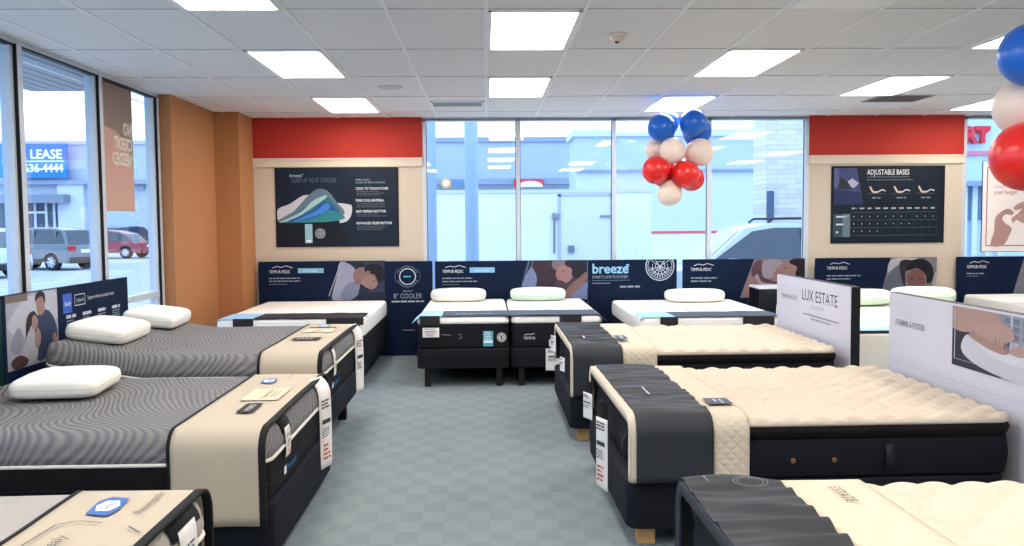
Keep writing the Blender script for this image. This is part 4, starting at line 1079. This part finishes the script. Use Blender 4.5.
# ================================================================== OUTSIDE
GZ = -.12
M_asph = mat('#a9adb3', .9, .2, mottle=.10, bscale=1.5)
struct(MB().box(-150, 150, -60, 160, GZ-.2, GZ, M_asph).build('ground', smooth=0))
struct(MB().box(-5.4, 11, -6, 13.0, GZ-.02, -.1001, mat('#c6c6c2', .9, mottle=.06, bscale=3)).build('trim_5', smooth=0))
for i, (x0, y0) in enumerate([(-30+i*2.9, 33) for i in range(7)]):
    pass
M_soffit = mat('#9aa0a8', .6)
t = thing('canopy', 'grey plank canopy soffit outside above the glass wall', 'canopy', (LX-.1, 2, 3.0))
MB().box(-1.2, -.02, -8, 6.9, .04, .35, mat('#b8bcc2', .6)).build('fascia', t, smooth=0)
for i in range(9): MB().box(-1.2+.131*i, -1.2+.131*i+.112, -8, 6.9, 0, .045, M_soffit).build('soffit_plank', t, smooth=0)
def pole(label, px, y, r, m):
    x = (px-486.5)*y/860
    t = thing('street_pole', label, 'pole', (x, y, GZ)); MB().tube((0, 0, 0), (0, 0, 6.5), r, m, n=20).build('shaft', t); MB().tube((0, 0, 0), (0, 0, .12), r*1.5, m, n=20).build('base_plate', t)
pole('pale blue steel post outside the back window, right of the orange round sign', 472, 13.2, .105, mat('#9db4d0', .4))
pole('pale blue steel post outside at the left edge of the back window', 430, 13.2, .11, mat('#9db4d0', .4))
# cargo trailer behind the back window
TY0 = 17.0
t = thing('cargo_trailer', 'long white cargo trailer with a side door behind the back window', 'trailer', (.5, TY0, GZ))
Mt = mat('#e2e6ea', .45, .4); sc_ = TY0/860
tz = lambda py: 1.65+(222-py)*TY0/860-GZ
tx = lambda px: (px-486.5)*TY0/860-.5
MB().box(-3.6, tx(652), 0, 2.4, .45, tz(191), Mt).build('box_body', t, smooth=0, bevel=.02)
MB().box(-3.62, tx(652)+.02, -.02, 2.42, tz(193.5), tz(190), mat('#c9ced6', .4)).build('roof_rail', t, smooth=0)
d = MB().box(tx(560), tx(611), -.02, .0, .6, tz(196), mat('#d5dae0', .4)); dd = d.build('door', t, smooth=0)
q = MB()
for x0, x1, z0, z1 in ((558, 561, .6, tz(195)), (610, 613, .6, tz(195))): q.box(tx(x0), tx(x1), -.03, 0, z0, z1, mat('#b0b7c2', .4))
q.box(tx(558), tx(613), -.03, 0, tz(197), tz(195), mat('#b0b7c2', .4)).build('door_frame', t, smooth=0)
q = MB().path([(tx(554), -.05, tz(254)), (tx(554), -.05, tz(213))], .02, mat('#6f7a88', .4)).box(tx(552), tx(559), -.07, 0, tz(219), tz(214), mat('#7f8997', .4)); q.build('latch_bar', t)
MB().box(tx(600), tx(612), -.06, 0, tz(218), tz(216), mat('#7f8997', .4)).build('hinge', t, smooth=0)
MB().box(tx(568), tx(574), -.08, 0, tz(253), tz(246), mat('#6f7a88', .4)).build('handle', t, smooth=0)
for x in (-2.4, 1.9):
    for yy in (.1, 2.1): MB().tube((x, yy, .35), (x, yy+.2, .35), .35, mat('#20222a', .8), n=24).tube((x, yy-.01, .35), (x, yy+.2, .35), .18, mat('#aab0b8', .3, metal=.6), n=20).build('wheel', t)
MB().box(tx(612), tx(640), -.015, 0, tz(192), tz(190.5), mat('#c9685a', .5)).build('marker_light', t, smooth=0)

def building(name, label, x0, x1, y, h, d, m, cap=None):
    t = thing(name, label, 'building', ((x0+x1)/2, y, GZ))
    w = (x1-x0)/2
    MB().box(-w, w, 0, d, 0, h, m).build('facade_wall', t, smooth=0)
    if cap: MB().box(-w-.15, w+.15, -.15, d, h-.3, h, cap).build('parapet', t, smooth=0)
    return t
hz = lambda py, y: 1.65+(222-py)*y/860-GZ
hx = lambda px, y: ratio(px)*y
B = 55.
Mg1 = mat('#a8b4c6', .8); Mg2 = mat('#c5ced9', .8); Mg3 = mat('#8d99ac', .8)
t = building('store_building', 'long grey store across the lot with a red and white sign', hx(300, B), hx(575, B), B, hz(138, B), 14, Mg1, Mg3)
w2 = (hx(576, B)-hx(300, B))/2; ox = (hx(576, B)+hx(300, B))/2
MB().box(-w2, w2, -1.5, 0, hz(180, B)-.35, hz(180, B), Mg3).build('awning_band', t, smooth=0)
MB().box(-w2, w2, -.1, 0, 0, hz(181, B), Mg2).build('lower_wall', t, smooth=0)
MB().box(hx(514, B)-ox, hx(543, B)-ox, -1.8, -1.55, hz(188.5, B), hz(181, B), mat('#d2424c', .5)).build('red_sign', t, smooth=0)
q = MB(); n = 14
R0 = [Vector((hx(530, B)-ox+.78*math.cos(PI*i/n), -1.9, hz(188.5, B)+.36*math.sin(PI*i/n))) for i in range(n+1)]
q.add(R0+[Vector((p.x, -1.75, p.z)) for p in R0], [tuple(range(n, -1, -1)), tuple(range(n+1, 2*n+2))]+[(i, i+1, n+2+i, n+1+i) for i in range(n)], mat('#f2f2f4', .5)); q.build('white_arch', t, smooth=0)
q = MB().tube((hx(449, B)-ox, -1.9, hz(184.5, B)), (hx(449, B)-ox, -1.6, hz(184.5, B)), .32, mat('#e6a868', .5), n=24).tube((hx(449, B)-ox, -1.95, hz(184.5, B)), (hx(449, B)-ox, -1.6, hz(184.5, B)), .2, mat('#efe6d8', .5), n=24); q.build('round_sign', t)
MB().box(hx(454, B)-ox, hx(465, B)-ox, -1.8, -1.6, hz(187, B), hz(182, B), mat('#5f87ba', .5)).build('blue_sign', t, smooth=0)
B = 40.
t = building('store_building', 'taller grey store block behind the balloon cluster', hx(576, B), hx(800, B), B, hz(131.5, B), 3, mat('#b4c1d3', .8), Mg2)
w2 = (hx(800, B)-hx(576, B))/2
MB().box(-w2, w2, -.3, 0, hz(173, B), hz(171, B), Mg3).build('ledge', t, smooth=0)
MB().box(-w2, w2, -.12, 0, 0, hz(173, B), Mg2).build('lower_wall', t, smooth=0)
t = thing('barrier', 'long low white barrier with a red top stripe beyond the trailer', 'barrier', (hx(700, 34.), 34, GZ))
MB().box(-4, 5, 0, .4, 0, hz(234.5, 34.), mat('#d8dde4', .7)).build('wall_panel', t, smooth=0)
MB().box(-4, 5, -.03, .42, hz(235, 34.), hz(232.5, 34.), mat('#cc5a60', .6)).build('red_stripe', t, smooth=0)
# brick pillar
t = thing('brick_pillar', 'pale brick pillar outside behind the parked van', 'pillar', (hx(786, 17.5), 17.5, GZ))
MB().box(-.42, .42, 0, .84, 0, 5.2, brick_mat('pale_brick', '#d9d4cd', '#c6c2be', '#bdbab6', .4, .1)).build('shaft', t, smooth=0)
MB().box(-.40, -.28, -.08, 0, hz(222, 17.5), hz(193, 17.5), mat('#51607a', .5)).build('meter_box', t, smooth=0)

# ---- vehicles ---------------------------------------------------------------------------
M_tyre = mat('#1b1c20', .85); M_rim = mat('#c9ccd2', .3, .5, metal=.5); M_win = mat('#2f3d4c', .08, .6); M_trim = mat('#22252b', .5)
def car(name, label, loc, rz, L, Wd, H, col, style, rack=False):
    """local +x forward, origin on the ground at the middle"""
    t = thing(name, label, 'car', (*loc, GZ), rz, 'parked cars')
    m = mat(col, .25, .5, coat=.6)
    hl = L/2; wr_ = .34 if style != 'sedan' else .32
    fx, rx = hl-.9, -hl+.85
    zb = .28; belt = H*.56
    def arch(cx): return [(cx+(wr_+.05)*math.cos(a), .33+(wr_+.05)*math.sin(a)) for a in [PI*i/10 for i in range(11)]]
    low = [(-hl+.05, zb)] + [(x, z) for x, z in arch(rx)[::-1]] + [(x, z) for x, z in arch(fx)[::-1]] + [(hl-.1, zb), (hl, zb+.2), (hl-.02, belt*.75), (hl-.25, belt*.93), (hl-1.15, belt+.03)]
    if style == 'sedan': low += [(-hl+.7, belt+.02), (-hl+.1, belt), (-hl, belt*.75), (-hl, zb+.2)]
    else: low += [(-hl+.12, belt+.02), (-hl+.02, belt*.8), (-hl, zb+.2)]
    if style == 'suv': gh = [(hl-1.25, belt), (hl-2.0, H-.06), (hl-2.5, H), (-hl+.9, H-.02), (-hl+.45, H-.1), (-hl+.12, belt)]
    elif style == 'van': gh = [(hl-.95, belt), (hl-1.75, H-.08), (hl-2.2, H), (-hl+.7, H), (-hl+.3, H-.08), (-hl+.1, belt)]
    else: gh = [(hl-1.35, belt), (hl-2.15, H-.05), (hl-2.6, H), (-hl+1.5, H-.04), (-hl+.95, H-.2), (-hl+.5, belt)]
    def extr(poly, hw, mm, nm):
        q = MB(); n = len(poly); cols = []
        for s, k in ((-1, 1), (-.9, 0), (.9, 0), (1, 1)):
            ring = []
            for x, z in poly:
                ww = hw(z); ins = .05 if k else 0
                ring.append(Vector((x*(1-.012*k), s*ww if not k else s*ww, z+(-.02 if z > .6 else .0)*k)))
            cols.append(ring)
        v = [p for r in cols for p in r]; f = []
        for a in range(3):
            for i in range(n):
                j = (i+1) % n; f.append((a*n+i, (a+1)*n+i, (a+1)*n+j, a*n+j))
        f += [tuple(range(n)), tuple(range(4*n-1, 3*n-1, -1))]
        q.add(v, f, mm); return q.build(nm, t, smooth=35)
    hb = lambda z: Wd/2-.10*max(0, (z-belt*.6))/belt-.05*max(0, .5-z)
    hg = lambda z: Wd/2-.09-.30*(z-belt)
    extr(low, hb, m, 'body_shell'); extr(gh, hg, m, 'cabin')
    # side glass
    cxg = sum(p[0] for p in gh)/len(gh); czg = (belt+H)/2
    for s in (-1, 1):
        pts = []
        for x, z in gh:
            k = .90; xx = cxg+(x-cxg)*.90; zz = czg+.01+(z-czg)*.74
            pts.append((xx, s*(hg(zz)+.006), zz))
        q = MB().add(pts, [tuple(range(len(pts)))], M_win); q.build('side_glass', t, smooth=0)
        for xx in ((cxg+.35, cxg-.75) if style != 'sedan' else (cxg+.1,)):
            MB().box(xx-.035, xx+.035, s*(hg(czg)+.012)-.012, s*(hg(czg)+.012)+.012, belt+.05, H-.1, m).build('door_pillar', t, smooth=0)
        MB().box(-hl+.9, hl-1.2, s*(hb(.4)+.008)-.01, s*(hb(.4)+.008)+.01, .36, .46, M_trim if style != 'sedan' else m).build('side_trim', t, smooth=0)
        for px_ in (fx, rx):
            w = MB().tube((px_, s*(Wd/2-.22), .33), (px_, s*(Wd/2-.01), .33), wr_, M_tyre, n=28); o = w.build('wheel', t)
            MB().tube((px_, s*(Wd/2-.05), .33), (px_, s*(Wd/2+.002), .33), wr_*.66, mat('#7d828a', .35, .5, metal=.4), n=24).build('rim', o)
            q = MB()
            for k in range(7):
                an = 2*PI*k/7
                q.tube((px_, s*(Wd/2+.003), .33), (px_+wr_*.6*math.cos(an), s*(Wd/2+.003), .33+wr_*.6*math.sin(an)), .035, M_rim, n=6)
            q.tube((px_, s*(Wd/2-.02), .33), (px_, s*(Wd/2+.008), .33), .07, M_rim, n=14).build('spokes', o)
        MB().box(hl-.35, hl-.02, s*(Wd/2-.38)-.14, s*(Wd/2-.38)+.14, belt*.70, belt*.86, mat('#dfe6ee', .1, .6)).build('headlight', t, smooth=0, bevel=.03)
        MB().box(-hl-.015, -hl+.28, s*(Wd/2-.26)-.16, s*(Wd/2-.26)+.165, belt*.80, belt*1.02, mat('#b3202c', .2, .5)).build('tail_light', t, smooth=0, bevel=.03)
        MB().box(hl-1.55, hl-1.4, s*(Wd/2+.02)-.09, s*(Wd/2+.02)+.09, belt+.02, belt+.15, m).build('mirror', t, smooth=0, bevel=.03)
    # front and rear glass
    for (i, j, nm) in ((0, 1, 'windshield'), (len(gh)-1, len(gh)-2, 'rear_glass')):
        (xa, za), (xb, zb_) = gh[i], gh[j]; sg = 1 if nm == 'windshield' else -1
        dn = Vector((zb_-za, 0, -(xb-xa))).normalized()*sg
        if dn.x*sg < 0: dn = -dn
        l = lambda k: (xa+(xb-xa)*k, za+(zb_-za)*k)
        a0, a1 = l(.10), l(.93); o_ = .012
        v = []
        for (x, z) in (a0, a1):
            for s in (-1, 1): v.append((x+dn.x*o_, s*(hg(z)-.09), z+dn.z*o_))
        MB().add(v, [(0, 1, 3, 2)], mat('#8fa3b4', .1, .6) if nm == 'windshield' else M_win).build(nm, t, smooth=0)
    MB().box(-hl-.03, -hl+.1, -Wd/2+.12, Wd/2-.12, zb, zb+.24, M_trim if style == 'suv' else m).build('rear_bumper', t, smooth=0, bevel=.03)
    MB().box(-hl-.01, -hl+.04, -.26, .26, belt*.72, belt*.86, mat('#dfe2e6', .4)).build('licence_plate', t, smooth=0)
    MB().box(hl-.06, hl+.03, -Wd/2+.12, Wd/2-.12, zb, zb+.22, M_trim if style == 'suv' else m).build('front_bumper', t, smooth=0, bevel=.03)
    if rack:
        for s in (-1, 1):
            MB().path([(-hl+.8, s*(hg(H)-.08), H), (-hl+.9, s*(hg(H)-.08), H+.07), (hl-2.3, s*(hg(H)-.08), H+.07), (hl-2.2, s*(hg(H)-.08), H)], .02, M_trim).build('roof_rail', t)
        MB().box(hl-2.9, hl-2.8, -hg(H)+.05, hg(H)-.05, H+.05, H+.10, mat('#7f8a96', .4)).box(-hl+1.2, -hl+1.3, -hg(H)+.05, hg(H)-.05, H+.05, H+.10, mat('#7f8a96', .4)).build('roof_crossbar', t, smooth=0)
    return t
rd = math.radians
car('suv', 'grey sport utility car parked outside the glass wall, rear toward the store', (-18.1, 35.6), rd(160), 4.5, 1.85, 1.70, '#5d6874', 'suv')
car('hatchback', 'dark red car parked beyond the grey one outside the glass wall', (-20.3, 46.8), rd(173), 4.6, 1.8, 1.50, '#8e2036', 'sedan')
car('suv', 'pale silver car cut by the left picture edge outside', (-18.3, 30.3), rd(163), 4.6, 1.85, 1.72, '#b9c4d2', 'suv')
car('sedan', 'small black car seen between the grey and red parked cars', (-26.9, 56.5), rd(120), 4.3, 1.75, 1.45, '#1e222b', 'sedan')
car('sedan', 'distant pale blue car beneath the mirrored orange poster', (-29.3, 65), rd(20), 4.4, 1.8, 1.45, '#a9b9c8', 'sedan')
car('suv', 'distant dark wagon at the right end of the far car row', (-23.4, 58), rd(60), 4.5, 1.85, 1.7, '#3a4656', 'suv')
car('minivan', 'silver van with roof rack close behind the back window', (5.25, 15.6), rd(180), 5.0, 1.9, 1.72, '#b6c2cc', 'van', rack=True)
car('sedan', 'white sedan far outside between the right pier and the hand poster', (hx(966, 62.), 62), rd(175), 4.5, 1.8, 1.5, '#e6eaee', 'sedan')

# for-lease strip building on the left
B = 72.
t = building('strip_mall', 'grey strip mall with a blue lease sign beyond the parked cars', hx(-60, B), hx(240, B), B, hz(139.5, B), 12, mat('#b7c2d2', .8), mat('#c2c2d2', .8))
ox = (hx(-60, B)+hx(240, B))/2; w2 = (hx(240, B)-hx(-60, B))/2
MB().box(-w2, w2, -.6, 0, hz(182, B), hz(178, B), mat('#9aa6ba', .8)).build('ledge', t, smooth=0)
MB().box(hx(62, B)-ox, hx(88, B)-ox, -.4, 0, 0, hz(178, B), mat('#cfd6e2', .8)).build('pilaster', t, smooth=0)
MB().box(hx(-40, B)-ox, hx(75, B)-ox, -1.6, 0, hz(200, B), hz(192, B), mat('#7f8a9c', .7)).build('entrance_canopy', t, smooth=0)
MB().box(hx(-40, B)-ox, hx(75, B)-ox, -.1, 0, 0, hz(200, B), mat('#46566a', .3)).build('shopfront_glass', t, smooth=0)
q = MB()
for px in (27, 38, 49, 57, 66): q.box(hx(px, B)-ox-.1, hx(px, B)-ox+.1, -.2, 0, 0, hz(200, B), mat('#c9d2dc', .5))
q.build('shopfront_frame', t, smooth=0)
MB().box(hx(28, B)-ox, hx(49, B)-ox, -.25, 0, hz(210, B), hz(208, B), mat('#e6ecf2', .5)).build('transom', t, smooth=0)
MB().box(hx(140, B)-ox, hx(147, B)-ox, -.2, 0, hz(188, B), hz(183, B), mat('#8fa0b4', .5)).build('wall_lamp', t, smooth=0)
t = thing('lease_sign', 'blue banner sign with white lettering on the strip mall', 'sign', (hx(42.5, B), B-.95, GZ+hz(176, B)))
sw = hx(71, B)-hx(5, B); sh = hz(143.5, B)-hz(176.5, B)
MB().box(-sw/2, sw/2, 0, .3, 0, sh, mat('#2f7ed0', .5)).build('board', t, smooth=0)
a = Art((-sw/2, 0, 0), (1, 0, 0), (0, 0, 1))
a.text('#f2f6fa', 'FOR LEASE', sw-.32, sh*.57, 1.02, align='RIGHT', sx=.96, bold=.03); a.rect('#f2f6fa', .2, sh*.475, sw-.2, sh*.505); a.text('#f2f6fa', '636-4444', sw-.25, sh*.18, .90, align='RIGHT', sx=.92, bold=.03)
a.h += .02; a.build('lettering', t)
# right-hand store with red letters
B = 40.
t = building('store_building', 'pale blue store with big red letters behind the right window', hx(905, B), hx(1160, B), B, hz(60, B), 10, mat('#b9cde4', .8))
ox = (hx(905, B)+hx(1160, B))/2; w2 = (hx(1160, B)-hx(905, B))/2
MB().box(-w2, w2, -.15, 0, hz(158.5, B), hz(154.5, B), mat('#d47c8c', .6)).build('red_band', t, smooth=0)
MB().box(-w2, w2, -.8, 0, hz(190, B), hz(185, B), mat('#8494aa', .6)).build('awning_band', t, smooth=0)
MB().box(-w2, w2, -.1, 0, hz(224, B), hz(190, B), mat('#5d7690', .3)).build('shopfront_glass', t, smooth=0)
q = MB()
for px in (962, 972, 986, 998): q.box(hx(px, B)-ox-.12, hx(px, B)-ox+.12, -.2, 0, 0, hz(190, B), mat('#c9d2dc', .5))
q.build('shopfront_frame', t, smooth=0)
a = Art((hx(984, B)-ox, -.3, hz(146, B)), (1, 0, 0), (0, 0, 1)); a.text('#d22c3c', 'RT', 0, 0, 1.02, align='RIGHT', sx=1.0, bold=.05); L_ = a.build('red_letters', t)
q = L_.modifiers.new('thickness', 'SOLIDIFY'); q.thickness = .25; q.offset = -1

# ================================================================== LIGHT, SKY, CAMERA
wd = bpy.data.worlds.new('overcast_sky'); scene.world = wd; wd.use_nodes = True
nt = wd.node_tree; bg = nt.nodes['Background']
tc = nt.nodes.new('ShaderNodeTexCoord'); sp = nt.nodes.new('ShaderNodeSeparateXYZ'); rp = nt.nodes.new('ShaderNodeValToRGB')
rp.color_ramp.elements[0].position = .0; rp.color_ramp.elements[0].color = lin('#c4defc')
rp.color_ramp.elements[1].position = .5; rp.color_ramp.elements[1].color = lin('#d6e8ff')
nt.links.new(tc.outputs['Generated'], sp.inputs[0]); nt.links.new(sp.outputs['Z'], rp.inputs['Fac']); nt.links.new(rp.outputs['Color'], bg.inputs['Color'])
bg.inputs['Strength'].default_value = 2.15

cam_d = bpy.data.cameras.new('camera'); cam = bpy.data.objects.new('camera', cam_d); COL.objects.link(cam)
cam_d.sensor_width = 36; cam_d.lens = 860/1024*36; cam_d.clip_start = .05; cam_d.clip_end = 500
p, yw, r = rd(3.4), rd(1.67), rd(.46)
fw = Vector((math.sin(yw)*math.cos(p), math.cos(yw)*math.cos(p), -math.sin(p)))
rt = Vector((math.cos(yw), -math.sin(yw), 0)); up = rt.cross(fw)
rt2 = rt*math.cos(r)-up*math.sin(r); up2 = up*math.cos(r)+rt*math.sin(r)
Mx = Matrix((rt2, up2, -fw)).transposed().to_4x4(); Mx.translation = (0, 0, 1.65)
cam.matrix_world = Mx
scene.camera = cam
vs = scene.view_settings
vs.view_transform = 'Standard'; vs.look = 'None'; vs.gamma = 1; vs.use_curve_mapping = False; vs.exposure = 0.72
